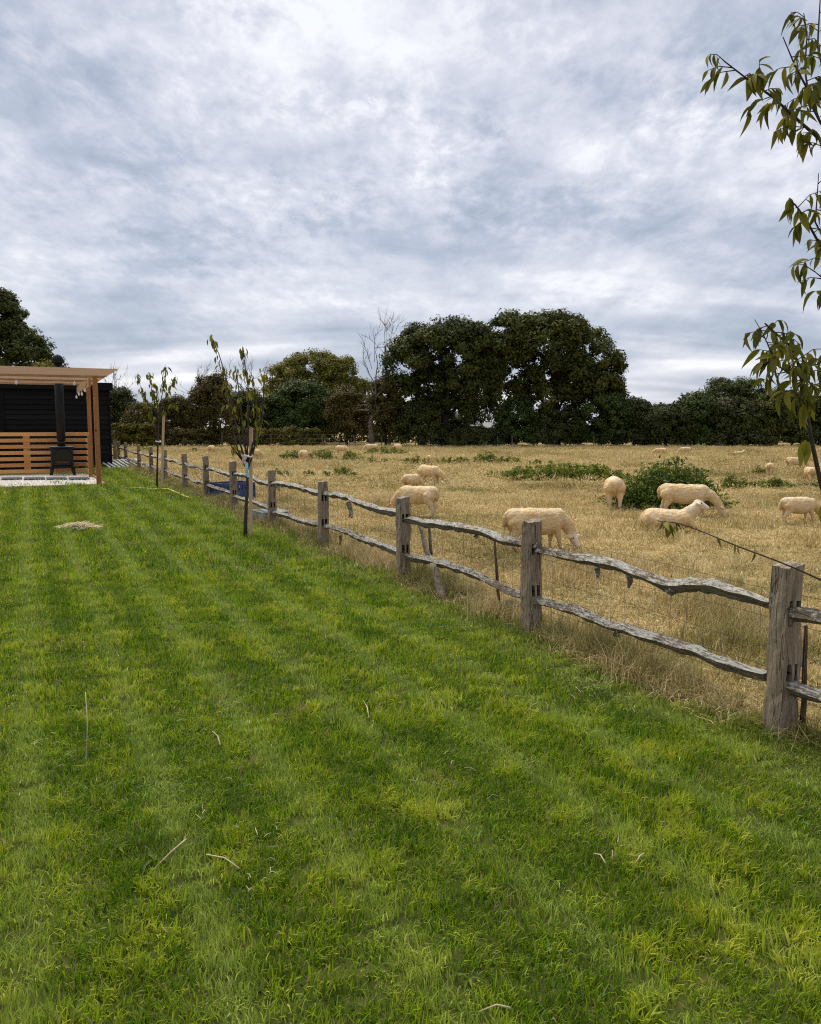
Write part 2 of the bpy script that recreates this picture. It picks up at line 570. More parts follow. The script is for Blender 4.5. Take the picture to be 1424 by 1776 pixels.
def grass_field(name, green):
    t = NT(name)
    p = t.pos()
    a = t.n('ShaderNodeAttribute', attribute_name='col')
    sp = t.n('ShaderNodeSeparateColor', {0: a.outputs['Color']})
    v = t.math('ADD', t.math('MULTIPLY', sp.outputs[0], 0.7), t.math('MULTIPLY', t.noise(p, 2.2, 4, 0.6), 0.42))
    v = t.math('ADD', v, t.math('MULTIPLY', t.math('SUBTRACT', t.noise(p, 0.35, 4, 0.6, 0.6), 0.5), 0.7))
    n1 = t.noise(p, 0.55, 5, 0.6, 0.5)
    n2 = t.noise(p, 0.12, 4, 0.55, 0.3)
    n3 = t.noise(p, 3.0, 3, 0.6)
    c = t.ramp(v, [(0.0, (0.20, 0.14, 0.055)), (0.38, (0.50, 0.37, 0.16)), (0.7, (0.77, 0.61, 0.31)), (1.0, (0.92, 0.80, 0.50))])
    g = t.math('ADD', t.math('MULTIPLY', n1, 0.55), t.math('ADD', t.math('MULTIPLY', n2, 0.35), t.math('MULTIPLY', n3, 0.2)))
    g = t.math('ADD', g, t.math('MULTIPLY', sp.outputs[1], 0.16))
    c = t.mix(t.math('MULTIPLY', t.step(g, 0.585 - green, 0.75 - green), 0.85), c, t.ramp(v, [(0.0, (0.09, 0.105, 0.020)), (1.0, (0.26, 0.25, 0.065))]))
    br = t.step(n2, 0.52, 0.66)
    c = t.mix(t.math('MULTIPLY', br, 0.35), c, (0.21, 0.145, 0.065))
    return leaf_shader(t, c, 0.22, 0.7, 0.12)


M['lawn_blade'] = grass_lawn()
M['field_blade'] = grass_field('dry_pasture_blades', 0.0)
M['verge_blade'] = grass_field('fence_verge_blades', 0.08)


def soil(name, c0, c1, c2, sc):
    t = NT(name)
    p = t.pos()
    n1 = t.noise(p, sc, 6, 0.65, 0.4)
    n2 = t.noise(p, sc * 9, 4, 0.6)
    f = t.math('ADD', t.math('MULTIPLY', n1, 0.6), t.math('MULTIPLY', n2, 0.4))
    c = t.ramp(f, [(0.36, c0), (0.5, c1), (0.64, c2)])
    return t.done(t.pbsdf(c, 0.95, t.bump(n2, 0.8, 0.03), 0.1))


M['field'] = soil('dry_pasture_ground', (0.19, 0.145, 0.055), (0.33, 0.25, 0.105), (0.44, 0.34, 0.16), 0.8)
M['lawn'] = soil('lawn_ground', (0.035, 0.042, 0.010), (0.060, 0.075, 0.014), (0.10, 0.10, 0.028), 1.5)
M['gravel'] = soil('white_gravel_ground', (0.62, 0.58, 0.50), (0.80, 0.77, 0.68), (0.85, 0.82, 0.75), 9.0)


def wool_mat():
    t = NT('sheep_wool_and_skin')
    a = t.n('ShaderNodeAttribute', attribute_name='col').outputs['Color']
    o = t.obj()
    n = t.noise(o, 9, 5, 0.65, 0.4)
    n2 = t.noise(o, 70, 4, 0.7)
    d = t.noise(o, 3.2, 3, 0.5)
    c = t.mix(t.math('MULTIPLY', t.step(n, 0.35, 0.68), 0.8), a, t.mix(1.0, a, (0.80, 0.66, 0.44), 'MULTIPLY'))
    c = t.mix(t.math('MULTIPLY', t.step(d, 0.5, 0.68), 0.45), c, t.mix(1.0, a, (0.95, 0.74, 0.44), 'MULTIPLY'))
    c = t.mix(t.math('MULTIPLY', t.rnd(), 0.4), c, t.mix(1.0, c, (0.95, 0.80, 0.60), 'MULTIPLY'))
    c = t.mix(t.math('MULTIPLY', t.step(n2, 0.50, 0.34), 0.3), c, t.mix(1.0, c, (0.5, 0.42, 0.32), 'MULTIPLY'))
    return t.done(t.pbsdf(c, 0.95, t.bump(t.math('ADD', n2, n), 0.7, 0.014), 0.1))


M['wool'] = wool_mat()
M['eye'] = plain('sheep_eye', (0.02, 0.016, 0.012), 0.25, 0.5)

# ------------------------------------------------------------------ ground
def ground_field():
    n = 60
    xs = np.concatenate([np.linspace(-600, -60, 12), np.linspace(-50, 60, 56), np.linspace(70, 600, 12)])
    ys = np.concatenate([np.linspace(-60, 0, 5), np.linspace(2, 70, 50), np.linspace(80, 1500, 16)])
    V = np.array([(x, y, 0.0) for y in ys for x in xs])
    nx = len(xs)
    Q = [(j * nx + i, j * nx + i + 1, (j + 1) * nx + i + 1, (j + 1) * nx + i) for j in range(len(ys) - 1) for i in range(nx - 1)]
    return fastmesh('ground', V, Q)


tag(link('ground', ground_field(), M['field']), kind='structure')


def lawn_mesh():
    V, Q = [], []
    ss = np.linspace(-4, 40, 130)
    us = np.concatenate([np.linspace(-32, -4, 8), np.linspace(-3.5, 0, 14)])
    for i, s in enumerate(ss):
        for u in us:
            w = 0.16 * math.sin(s * 1.9) + 0.09 * math.sin(s * 5.3 + 1)
            uu = u if u < -0.2 else -0.02 + w * 0.6
            p = F0 + VU * uu + VV * (s + 0.6)
            V.append((p.x, p.y, 0.006))
    m = len(us)
    for i in range(len(ss) - 1):
        for j in range(m - 1):
            Q.append((i * m + j, i * m + j + 1, (i + 1) * m + j + 1, (i + 1) * m + j))
    return fastmesh('lawn', V, Q)


tag(link('lawn', lawn_mesh(), M['lawn']), kind='structure')

# ------------------------------------------------------------------ trees
def leaf_quads(P, N, size, rng, aspect=0.6, bend=0.15):
    """one bent diamond (two triangles sharing a rib) for each point"""
    n = len(P)
    t = rng.normal(size=(n, 3))
    t -= N * (t * N).sum(1, keepdims=True)
    t /= np.linalg.norm(t, axis=1, keepdims=True) + 1e-9
    b = np.cross(N, t)
    s = size * rng.uniform(0.6, 1.35, (n, 1))
    a = aspect * rng.uniform(0.7, 1.3, (n, 1))
    v0 = P - t * s * 0.5
    v1 = P + b * s * a * 0.5 + N * s * bend
    v2 = P + t * s * 0.5
    v3 = P - b * s * a * 0.5 + N * s * bend
    V = np.stack([v0, v1, v2, v3], 1).reshape(-1, 3)
    Q = np.arange(4 * n).reshape(n, 4)
    return V, Q


def unit(v):
    return v / (np.linalg.norm(v, axis=1, keepdims=True) + 1e-9)


def crown_points(lobes, nclump, nleaf, rc, rng, shell=0.55, flat=0.75, gap=0.0):
    """leaf points gathered in clumps, clumps gathered on the skin of each lobe"""
    vol = np.array([l[3] * l[4] * l[5] for l in lobes]) ** 0.67
    pick = rng.choice(len(lobes), nclump, p=vol / vol.sum())
    L = np.array(lobes)[pick]
    d = unit(rng.normal(size=(nclump, 3)))
    d[:, 2] = np.where(d[:, 2] < -0.55, -d[:, 2], d[:, 2])
    r = rng.uniform(0, 1, (nclump, 1)) ** (1 / 3) * (1 - shell) + shell
    r = np.minimum(r, 1.0)
    cc = L[:, :3] + d * r * L[:, 3:6]
    cr_ = rc * rng.uniform(0.6, 1.4, (nclump, 1))
    k = rng.integers(0, nclump, nleaf)
    ld = unit(rng.normal(size=(nleaf, 3)))
    lr = rng.uniform(0, 1, (nleaf, 1)) ** 0.5
    P = cc[k] + ld * lr * cr_[k] * np.array([1, 1, flat])
    Nn = unit(ld + 0.6 * d[k] + np.array([0, 0, 0.5]) + 0.7 * rng.normal(size=(nleaf, 3)))
    shade = np.clip(rng.normal(0.42, 0.17, nleaf) + (rng.uniform(-0.30, 0.30, nclump))[k], 0, 1)
    return P, Nn, shade, cc


def limbs(mb, base, top, r0, cc, rng, n=9, wob=0.25):
    base, top = Vector(base), Vector(top)
    pts, rad = [], []
    for i in range(7):
        t = i / 6
        w = Vector((rng.normal(), rng.normal(), 0)) * wob * t * (0.4 if i < 3 else 1)
        pts.append(base.lerp(top, t) + w)
        rad.append(r0 * (1 - 0.72 * t) * (1.25 if i == 0 else 1))
    mb.tube(pts, rad, 8)
    for k in range(min(n, len(cc))):
        c = Vector(cc[rng.integers(len(cc))])
        st = pts[rng.integers(2, 6)]
        mid = st.lerp(c, 0.5) + Vector((rng.normal(), rng.normal(), rng.normal() * 0.5 + 0.3)) * wob
        r = r0 * rng.uniform(0.2, 0.38)
        mb.tube([st, mid, c], [r, r * 0.6, r * 0.18], 5)


LEAF_K = 2.7


def tree(name, label, x0, x1, ytop, Y, mat, lobes=None, nclump=140, nleaf=9000, size=0.30, rc=0.75, cat='tree',
         ybase=776, trunk=0.3, bark='bark_dark', group=None, shell=0.6, seed=0, depth=0.8, low=0.0, nl=9, flat=0.75):
    """a broadleaf tree or bush spanning photo columns x0..x1 at distance Y, on the ground, topping out at row ytop;
    lobes are (u, v, ru, rv) fractions of that box (u across, v up)"""
    rng = np.random.default_rng(seed + 101)
    a, b = dep(x0, ytop, Y), dep(x1, ytop, Y)
    w, h = b.x - a.x, a.z
    cx = (a.x + b.x) / 2
    root = empty(name, (cx, Y, 0))
    tag(root, label, cat, group)
    if lobes is None:
        lobes = [(0.5, 0.56, 0.42, 0.40), (0.28, 0.46, 0.27, 0.33), (0.74, 0.48, 0.26, 0.34), (0.42, 0.72, 0.25, 0.25), (0.62, 0.74, 0.22, 0.24)]
    LB = [((u - 0.5) * w, rng.uniform(-0.15, 0.15) * w * depth, v * h, ru * w, max(ru * w, rv * h * 0.8) * depth, rv * h) for u, v, ru, rv in lobes]
    P, Nn, sh, cc = crown_points(LB, int(nclump * 1.9), int(nleaf * LEAF_K), rc, rng, shell, flat)
    keep = P[:, 2] > low * h + 0.05
    P, Nn, sh = P[keep], Nn[keep], sh[keep]
    V, Q = leaf_quads(P, Nn, size * 0.8, rng)
    col = np.repeat(np.stack([sh, rng.uniform(0, 1, len(sh)), sh], 1), 4, 0)
    mb = MB()
    limbs(mb, (0, 0, -0.1), (0, 0, h * 0.7), trunk, cc, rng, nl)
    mb.build('trunk', M[bark], root, True)
    cr = link('crown', fastmesh('crown', V, Q, col), M[mat], root)
    return root


# the wood beyond the field, one mass
def far_wood():
    rng = np.random.default_rng(3)
    n = 30000
    x = rng.uniform(-75, 75, n)
    hh = 3.2 + 1.0 * np.sin(x * 0.31) + 0.7 * np.sin(x * 0.9 + 1) + 0.5 * np.sin(x * 2.3)
    z = rng.uniform(0, 1, n) * hh
    y = 84 + rng.uniform(-2, 2, n)
    P = np.stack([x, y, z], 1)
    N = unit(rng.normal(size=(n, 3)) + np.array([0, -0.6, 0.5]))
    V, Q = leaf_quads(P, N, 0.42, rng)
    sh = np.clip(rng.normal(0.4, 0.2, n), 0, 1)
    o = link('far_wood', fastmesh('far_wood', V, Q, np.repeat(np.stack([sh] * 3, 1), 4, 0)), M['hedge'])
    tag(o, 'dark mass of scrub seen beyond the hedges', 'scrub', None, 'stuff')


far_wood()
# two big oaks
tree('oak_tree', 'large dark oak with rounded crown left of the other oak, beside the dead tree', 662, 882, 556, 68, 'oak',
     [(0.50, 0.72, 0.36, 0.26), (0.20, 0.63, 0.19, 0.27), (0.30, 0.80, 0.18, 0.17), (0.66, 0.80, 0.24, 0.19), (0.85, 0.60, 0.17, 0.26),
      (0.16, 0.40, 0.15, 0.18), (0.42, 0.47, 0.22, 0.17), (0.78, 0.40, 0.20, 0.2), (0.5, 0.26, 0.34, 0.16), (0.62, 0.52, 0.22, 0.2), (0.92, 0.72, 0.12, 0.16)],
     230, 26000, 0.30, 0.70, trunk=0.42, seed=1, nl=16, shell=0.55)
tree('oak_tree', 'largest dark oak with the tallest broad dome of leaves in the middle', 845, 1085, 545, 69, 'oak_b',
     [(0.42, 0.76, 0.30, 0.23), (0.18, 0.84, 0.17, 0.15), (0.48, 0.84, 0.22, 0.16), (0.68, 0.70, 0.24, 0.24), (0.20, 0.58, 0.20, 0.24), (0.80, 0.54, 0.17, 0.23),
      (0.52, 0.50, 0.28, 0.18), (0.90, 0.34, 0.11, 0.22), (0.16, 0.35, 0.17, 0.16), (0.72, 0.30, 0.2, 0.16), (0.45, 0.34, 0.26, 0.16), (0.66, 0.44, 0.2, 0.14), (0.06, 0.66, 0.10, 0.18)],
     280, 31000, 0.30, 0.72, trunk=0.5, seed=2, nl=18, shell=0.55)
# far-left oak above the black shed
tree('oak_tree', 'dark oak rising behind the black shed at the left edge', -130, 98, 500, 62, 'oak',
     [(0.40, 0.72, 0.34, 0.30), (0.62, 0.58, 0.24, 0.2), (0.80, 0.57, 0.17, 0.13), (0.20, 0.50, 0.22, 0.26), (0.56, 0.8, 0.14, 0.2), (0.9, 0.46, 0.10, 0.10)],
     170, 17000, 0.28, 0.62, trunk=0.4, seed=3, nl=14, shell=0.5)
tree('grey_green_bush', 'pale grey green shrub top showing between the oak and the stove cowl', 52, 92, 622, 58, 'willow', None, 40, 2200, 0.22, 0.5,
     cat='bush', seed=4, trunk=0.1)
# rounded yellow-green tree with the darker one before it
tree('willow_tree', 'rounded yellow green tree left of the dead tree', 452, 632, 606, 78, 'willow',
     [(0.50, 0.68, 0.36, 0.30), (0.24, 0.62, 0.2, 0.22), (0.76, 0.66, 0.2, 0.26), (0.5, 0.40, 0.44, 0.35), (0.96, 0.42, 0.09, 0.26)], 240, 24000, 0.26, 0.62,
     trunk=0.35, seed=5, shell=0.6)
tree('evergreen_tree', 'dark green low dome of leaves in front of the yellow green tree', 456, 590, 652, 71, 'dark_green',
     [(0.5, 0.55, 0.42, 0.38), (0.25, 0.4, 0.26, 0.36), (0.75, 0.42, 0.26, 0.36), (0.5, 0.3, 0.48, 0.28)], 170, 15000, 0.25, 0.6, trunk=0.25, seed=6)
# thorn scrub round the dead tree
tree('thorn_bush', 'brownish thorn bush beneath the dead tree branches', 560, 640, 660, 68.5, 'scrub',
     [(0.5, 0.5, 0.42, 0.42), (0.3, 0.35, 0.3, 0.3), (0.72, 0.36, 0.28, 0.3)], 110, 8500, 0.2, 0.5, cat='bush', seed=7, trunk=0.12, nl=14, shell=0.4)
tree('thorn_bush', 'russet brown bush between the dead tree and the left oak', 632, 706, 645, 67.8, 'scrub',
     [(0.5, 0.55, 0.42, 0.40), (0.3, 0.34, 0.3, 0.3), (0.72, 0.36, 0.28, 0.32)], 110, 8500, 0.2, 0.5, cat='bush', seed=8, trunk=0.12, nl=14, shell=0.4)
# understorey under the oaks
for i, (xa, xb, yt, Y, mt, lb) in enumerate((
        (690, 765, 690, 67, 'hedge', 'dark bush at the foot of the left oak, nearest the dead tree'),
        (748, 812, 715, 73.5, 'hedge', 'low dark bush left of the grey shed roof'),
        (775, 870, 742, 66.9, 'hedge', 'lowest dark bush standing before the grey roofed shed'),
        (855, 935, 690, 67, 'dark_green', 'dark bush right of the grey roof under the largest oak'),
        (922, 1012, 700, 67, 'hedge', 'wide dark bush under the middle of the largest oak'),
        (1000, 1090, 678, 66.8, 'dark_green', 'dark bush under the right side of the largest oak'))):
    tree('hedge_bush', lb, xa, xb, yt, Y, mt, [(0.5, 0.5, 0.46, 0.46), (0.25, 0.35, 0.3, 0.36), (0.75, 0.4, 0.3, 0.4), (0.5, 0.18, 0.5, 0.2)],
         80, 6500, 0.22, 0.45, cat='bush', seed=20 + i, trunk=0.12)
# right-hand hedgerow
for i, (xa, xb, yt, Y, mt, lb, nm) in enumerate((
        (1062, 1140, 692, 68, 'hedge', 'dark hedgerow bush just right of the largest oak', 'hedge_bush'),
        (1112, 1200, 702, 67, 'hedge', 'low rounded hedgerow bush left of the tall hedgerow trees', 'hedge_bush'),
        (1165, 1250, 684, 67.5, 'dark_green', 'hedgerow bush at the left foot of the right hand tree', 'hedge_bush'),
        (1198, 1340, 652, 72, 'oak', 'dark round topped tree highest in the right hand hedgerow', 'hedge_tree'),
        (1232, 1330, 690, 67, 'hedge', 'dark bush below the highest tree of the right hedgerow', 'hedge_bush'),
        (1300, 1400, 676, 67, 'oak_b', 'olive hedgerow bush behind the cherry tree stem at right', 'hedge_bush'),
        (1372, 1480, 684, 67.5, 'hedge', 'last hedgerow bush at the right edge of the picture', 'hedge_bush'),
        (1450, 1560, 680, 67, 'oak', 'hedgerow bush beyond the right edge of the picture', 'hedge_bush'))):
    tree(nm, lb, xa, xb, yt, Y, mt, [(0.5, 0.55, 0.44, 0.42), (0.25, 0.42, 0.3, 0.36), (0.75, 0.42, 0.3, 0.38), (0.5, 0.16, 0.52, 0.2), (0.38, 0.72, 0.2, 0.22), (0.66, 0.74, 0.2, 0.2)],
         130, 11000, 0.24, 0.52, cat='tree' if nm == 'hedge_tree' else 'bush', seed=40 + i, trunk=0.16)
# scrubby trees at the left, between the shed and the round tree
for i, (xa, xb, yt, Y, mt, lb) in enumerate((
        (168, 240, 672, 72, 'hedge', 'grey green thicket tree right of the black shed'),
        (212, 285, 700, 66, 'scrub', 'brown thorn scrub behind the smaller staked sapling'),
        (262, 345, 688, 70, 'scrub', 'olive scrub tree between the two staked saplings'),
        (325, 412, 646, 68, 'scrub', 'tall brownish scrub tree left of the larger staked sapling'),
        (385, 470, 676, 70, 'hedge', 'dull green scrub tree behind the larger staked sapling'),
        (92, 190, 690, 70, 'hedge', 'thicket tree hidden mostly behind the black shed'))):
    tree('scrub_tree', lb, xa, xb, yt, Y, mt, None, 100, 7500, 0.2, 0.55, seed=60 + i, trunk=0.14, nl=22, bark='bark_grey', shell=0.35)
for i, (xa, xb, yt, Y, lb) in enumerate((
        (190, 272, 735, 63.5, 'yellowing low hedge beside the corner of the black shed'),
        (262, 370, 745, 66, 'yellow flecked low hedge beyond the smaller sapling'),
        (345, 462, 742, 67, 'low hedge with bright tops behind the larger sapling'),
        (440, 560, 742, 66.5, 'low clipped hedge with yellow green top left of the thorn bush'))):
    tree('low_hedge', lb, xa, xb, yt, Y, 'yellow_hedge' if i in (0, 3) else 'scrub', [(0.2, 0.5, 0.24, 0.46), (0.5, 0.5, 0.3, 0.48), (0.8, 0.5, 0.24, 0.46), (0.5, 0.25, 0.5, 0.26)],
         90, 6500, 0.17, 0.32, cat='hedge', seed=80 + i, trunk=0.06, depth=0.35)


def bare(mb, p, d, L, r, rng, lvl, spread=0.6):
    """recursive leafless branch"""
    pts, rad = [p.copy()], [r]
    q = p.copy()
    dd = d.copy()
    for i in range(4):
        dd = (dd + Vector((rng.normal(), rng.normal() * 0.6, rng.normal() * 0.6 + 0.12)) * 0.16).normalized()
        q = q + dd * L / 4
        pts.append(q.copy())
        rad.append(r * (1 - 0.2 * (i + 1)))
    mb.tube(pts, rad, 4)
    if lvl > 0:
        for k in range(3 if lvl > 1 else 4):
            i = rng.integers(1, 5)
            nd = (dd + Vector((rng.normal(), rng.normal() * 0.5, rng.normal() * 0.5 + 0.35)) * spread).normalized()
            bare(mb, pts[i], nd, L * rng.uniform(0.5, 0.75), max(rad[i] * 0.55, 0.012), rng, lvl - 1, spread)


def px_branch(mb, pts, r0, r1, Y, ref, n=6, jit=0.0, rng=RNG):
    P = [dep(x, y, Y + (rng.normal() * jit if 0 < i else 0)) - ref for i, (x, y) in enumerate(pts)]
    m = len(P) - 1
    mb.tube(P, [r0 + (r1 - r0) * i / m for i in range(m + 1)], n)
    return P


rng = np.random.default_rng(5)
YD = 67.0
ref = dep(645, 776, YD)
ref.z = 0
dead = tag(empty('dead_tree', ref), 'bleached leafless dead tree with crooked arms left of the oaks', 'tree')
mb = MB()
px_branch(mb, [(645, 778), (644, 752), (642, 735), (646, 722), (654, 716), (657, 705)], 0.26, 0.14, YD, ref, 8)
mb.build('trunk', M['bark_dead'], dead, True)
for pts, r in (([(648, 718), (643, 708), (638, 712), (628, 711), (616, 712), (610, 718)], 0.09),
               ([(643, 712), (640, 704), (630, 702), (622, 704)], 0.08), ([(643, 714), (643, 703), (642, 700)], 0.16),
               ([(657, 706), (660, 700), (672, 700), (682, 708), (690, 714)], 0.07), ([(655, 712), (650, 695), (655, 685), (668, 673), (678, 662)], 0.08),
               ([(650, 695), (652, 680), (650, 665), (640, 648), (636, 642)], 0.07), ([(652, 675), (652, 652), (655, 632), (652, 612)], 0.07)):
    mb = MB()
    P = px_branch(mb, pts, r, r * 0.35, YD, ref, 6, 0.25, rng)
    mb.build('branch', M['bark_dead'], dead, True)
mb = MB()
for x, y, dx, L in ((640, 650, -0.3, 1.5), (645, 640, 0.1, 2.0), (650, 628, 0.0, 2.2), (654, 620, -0.2, 1.8), (640, 645, -0.7, 1.3)):
    bare(mb, dep(x, y, YD) - ref, Vector((dx, 0.1, 1)).normalized(), L, 0.022, rng, 2)
mb.build('twigs', M['bark_grey'], dead, True)
# bare crown poking out by the oak
ref = dep(676, 776, 70)
ref.z = 0
dt = tag(empty('bare_tree', ref), 'thin bare tree top sticking up left of the oak crowns', 'tree')
mb = MB()
P = px_branch(mb, [(676, 778), (674, 720), (672, 660), (668, 620), (668, 600)], 0.16, 0.06, 70, ref, 6)
mb.build('trunk', M['bark_grey'], dt, True)
mb = MB()
for x, y, dx, L in ((668, 602, -0.15, 2.0), (672, 602, 0.35, 2.1), (669, 610, 0.15, 2.3), (668, 615, -0.3, 1.6), (672, 615, 0.5, 1.8)):
    bare(mb, dep(x, y, 70) - ref, Vector((dx, 0.05, 1)).normalized(), L, 0.024, rng, 2, 0.4)
mb.build('twigs', M['bark_grey'], dt, True)
for k, (x, yb, yt, Y, lb) in enumerate(((203, 776, 668, 74, 'bare twiggy tree top just right of the shed eaves'),
                                        (345, 776, 665, 74, 'bare twigs above the scrub left of the larger sapling'),
                                        (424, 776, 652, 74, 'bare grey twigs rising behind the larger sapling'))):
    ref = dep(x, 776, Y)
    ref.z = 0
    o = tag(empty('bare_tree', ref), lb, 'tree')
    mb = MB()
    px_branch(mb, [(x, 778), (x + 1, 730), (x - 1, yt + 20)], 0.12, 0.05, Y, ref, 6)
    mb.build('trunk', M['bark_grey'], o, True)
    mb = MB()
    for j in range(7):
        bare(mb, dep(x + rng.normal() * 3, yt + 30 - j * 3, Y) - ref, Vector((rng.normal() * 0.5, 0, 1)).normalized(), 1.7, 0.03, rng, 2, 0.4)
    mb.build('twigs', M['bark_grey'], o, True)

# grey-roofed shed under the oaks
YB = 75.0
a, b = dep(790, 742, YB), dep(862, 742, YB)
barn = tag(empty('field_shed', ((a.x + b.x) / 2, YB, 0)), 'low field shed with pale grey roof under the oaks', 'shed')
w = (b.x - a.x) / 2
bx('wall', (-w + 0.15, 0.1, -0.1), (w - 0.15, 2.4, 1.42), M['dark_wall'], barn)
mb = MB()
mb.loft([[(-w, -0.15, 1.45), (w, -0.15, 1.45), (w, -0.15, 1.50), (-w, -0.15, 1.50)], [(-w, 2.6, 1.95), (w, 2.6, 1.95), (w, 2.6, 2.0), (-w, 2.6, 2.0)]])
mb.build('roof', M['roof_grey'], barn)

# stock fence at the foot of the hedges
sf = tag(empty('stock_fence', (0, 65.6, 0)), 'thin stake and wire stock fence at the foot of the far hedge', 'fence')
for i, (x, yt, lean, pale) in enumerate(((302, 744, 0, 1), (384, 750, 0.05, 0), (470, 752, 0, 0), (562, 756, -0.25, 1), (589, 758, 0, 0), (617, 756, -0.18, 1), (662, 758, 0, 0),
                                        (720, 757, 0.05, 0), (781, 756, 0, 0), (808, 757, 0, 0), (834, 757, 0, 0), (863, 756, 0, 0), (889, 756, -0.05, 1), (960, 757, 0, 0), (1030, 757, 0, 0),
                                        (1097, 764, 0, 0), (1148, 764, 0, 0), (1200, 765, 0, 0), (1247, 763, 0, 0), (1273, 764, 0, 0), (1296, 764, 0, 0), (1325, 762, 0, 0), (1390, 763, 0, 0))):
    t = dep(x, yt, 65.6)
    MB().tube([(t.x, 0, -0.1), (t.x + lean * t.z, 0, t.z)], [0.05, 0.045], 6).build('stake', M['bark_dead' if pale else 'bark_grey'], sf)
mb = MB()
for z in (0.35, 0.65, 0.95):
    mb.tube([(dep(440, 770, 65.6).x + i * 1.5, -0.06, z + 0.02 * math.sin(i * 2.1)) for i in range(32)], 0.004, 3)
mb.build('wire', M['wire'], sf)

# ------------------------------------------------------------------ black shed, pergola, stove (all square to the fence)
O = at(172, 843)


def loc(p):
    d = Vector(p) - O
    return Vector((d.dot(VU), d.dot(VV), d.z))


def lp(x, y, ly):
    return loc(hit(x, y, O + VV * ly, VV))


# shed: weatherboards, one object each
SY = loc(at(190, 812)).y
sr = lp(190, 740, SY).x
zt = lp(180, 668, SY).z
shed = tag(empty('black_shed', O, ANG), 'black weatherboarded shed with flat roof behind the pergola', 'shed')
sl = lp(-260, 740, SY).x
bx('wall', (sl, SY, -0.1), (sr - 0.02, SY + 5.0, zt), M['dark_wall'], shed)
nb = 17
bh = zt / nb
for i in range(nb):
    z0 = i * bh
    m = MB()
    m.loft([[(sl, SY - 0.055, z0), (sr, SY - 0.055, z0), (sr, SY - 0.004, z0), (sl, SY - 0.004, z0)],
            [(sl, SY - 0.012, z0 + bh * 1.12), (sr, SY - 0.012, z0 + bh * 1.12), (sr, SY - 0.004, z0 + bh * 1.12), (sl, SY - 0.004, z0 + bh * 1.12)]])
    m.build('board', M['black_board'], shed)
bx('corner_trim', (sr - 0.01, SY - 0.085, -0.05), (sr + 0.05, SY + 0.1, zt), M['black_trim'], shed)
xk = lp(3, 720, SY).x
bx('cover_strip', (xk - 0.08, SY - 0.09, -0.05), (xk + 0.08, SY - 0.058, zt), M['black_trim'], shed)
bx('fascia', (sl, SY - 0.22, zt - 0.20), (sr + 0.16, SY - 0.15, zt + 0.06), M['black_trim'], shed)
bx('roof', (sl, SY - 0.15, zt + 0.003), (sr + 0.16, SY + 5.1, zt + 0.09), M['roof_felt'], shed)

# gravel pad
PW = 9.0
DB = loc(at(153, 823)).y
pad = tag(empty('gravel_pad', O, ANG), kind='structure')
link('gravel_sheet', fastmesh('gravel_sheet', [(-PW, 0.0, 0.03), (0.12, 0.0, 0.03), (0.12, DB, 0.03), (-PW, DB, 0.03)], [(0, 1, 2, 3)]), M['gravel'], pad)
bx('edging', (-PW, -0.06, -0.05), (0.10, -0.005, 0.065), M['rafter'], pad)
bx('edging', (0.125, 0.0, -0.05), (0.18, DB, 0.07), M['beam'], pad)
for xa, xb in ((3, 38), (42, 78), (81, 116), (120, 155), (-36, -1)):
    y0 = loc(at((xa + xb) / 2, 834.6)).y
    y1 = loc(at((xa + xb) / 2, 831.6)).y
    x0, x1 = loc(at(xa, 833.5)).x, loc(at(xb, 833.5)).x
    bx('paving_slab', (x0, y0, 0.0), (x1, y1, 0.082), M['slab'], pad, 0.006)

# pergola
pg = tag(empty('pergola', O, ANG), 'larch timber pergola with slatted screen over the gravel pad', 'pergola')
ptop = lp(170, 648, 0).z
bx('post', (-0.065, -0.065, -0.05), (0.065, 0.065, ptop), M['larch_z'], pg, 0.008)
px2 = lp(155, 720, DB - 0.15).x
zr = lp(170, 651, 0.0).z
bx('post', (px2 - 0.065, DB - 0.21, -0.05), (px2 + 0.065, DB - 0.08, zr - 0.02), M['larch_z'], pg, 0.008)
for k, xl in enumerate((-7.0,)):
    bx('post', (xl - 0.09, -0.09, -0.05), (xl + 0.09, 0.09, zr - 0.02), M['larch_z'], pg, 0.008)
bx('side_beam', (-0.17, 0.11, zr - 0.30), (-0.10, DB, zr - 0.06), M['beam'], pg, 0.006)
bx('side_beam', (-7.0, 0.11, zr - 0.30), (-6.93, DB, zr - 0.06), M['beam'], pg, 0.006)
xe = lp(206, 643, -0.13).x
zh = 0.22
zh = 0.20
for i in range(6):
    ly = -0.17 + i * (DB + 0.1) / 5
    m = MB()
    z0, z1 = zr - 0.02, zr + zh - 0.02
    m.loft([[(-PW, -0.025, z0), (-PW, 0.025, z0), (-PW, 0.025, z1), (-PW, -0.025, z1)],
            [(xe - 0.32, -0.025, z0), (xe - 0.32, 0.025, z0), (xe, 0.025, z1), (xe, -0.025, z1)]])
    m.build('rafter', M['rafter' if i % 2 == 0 else 'rafter_dark'], pg, loc=(0, ly, 0))
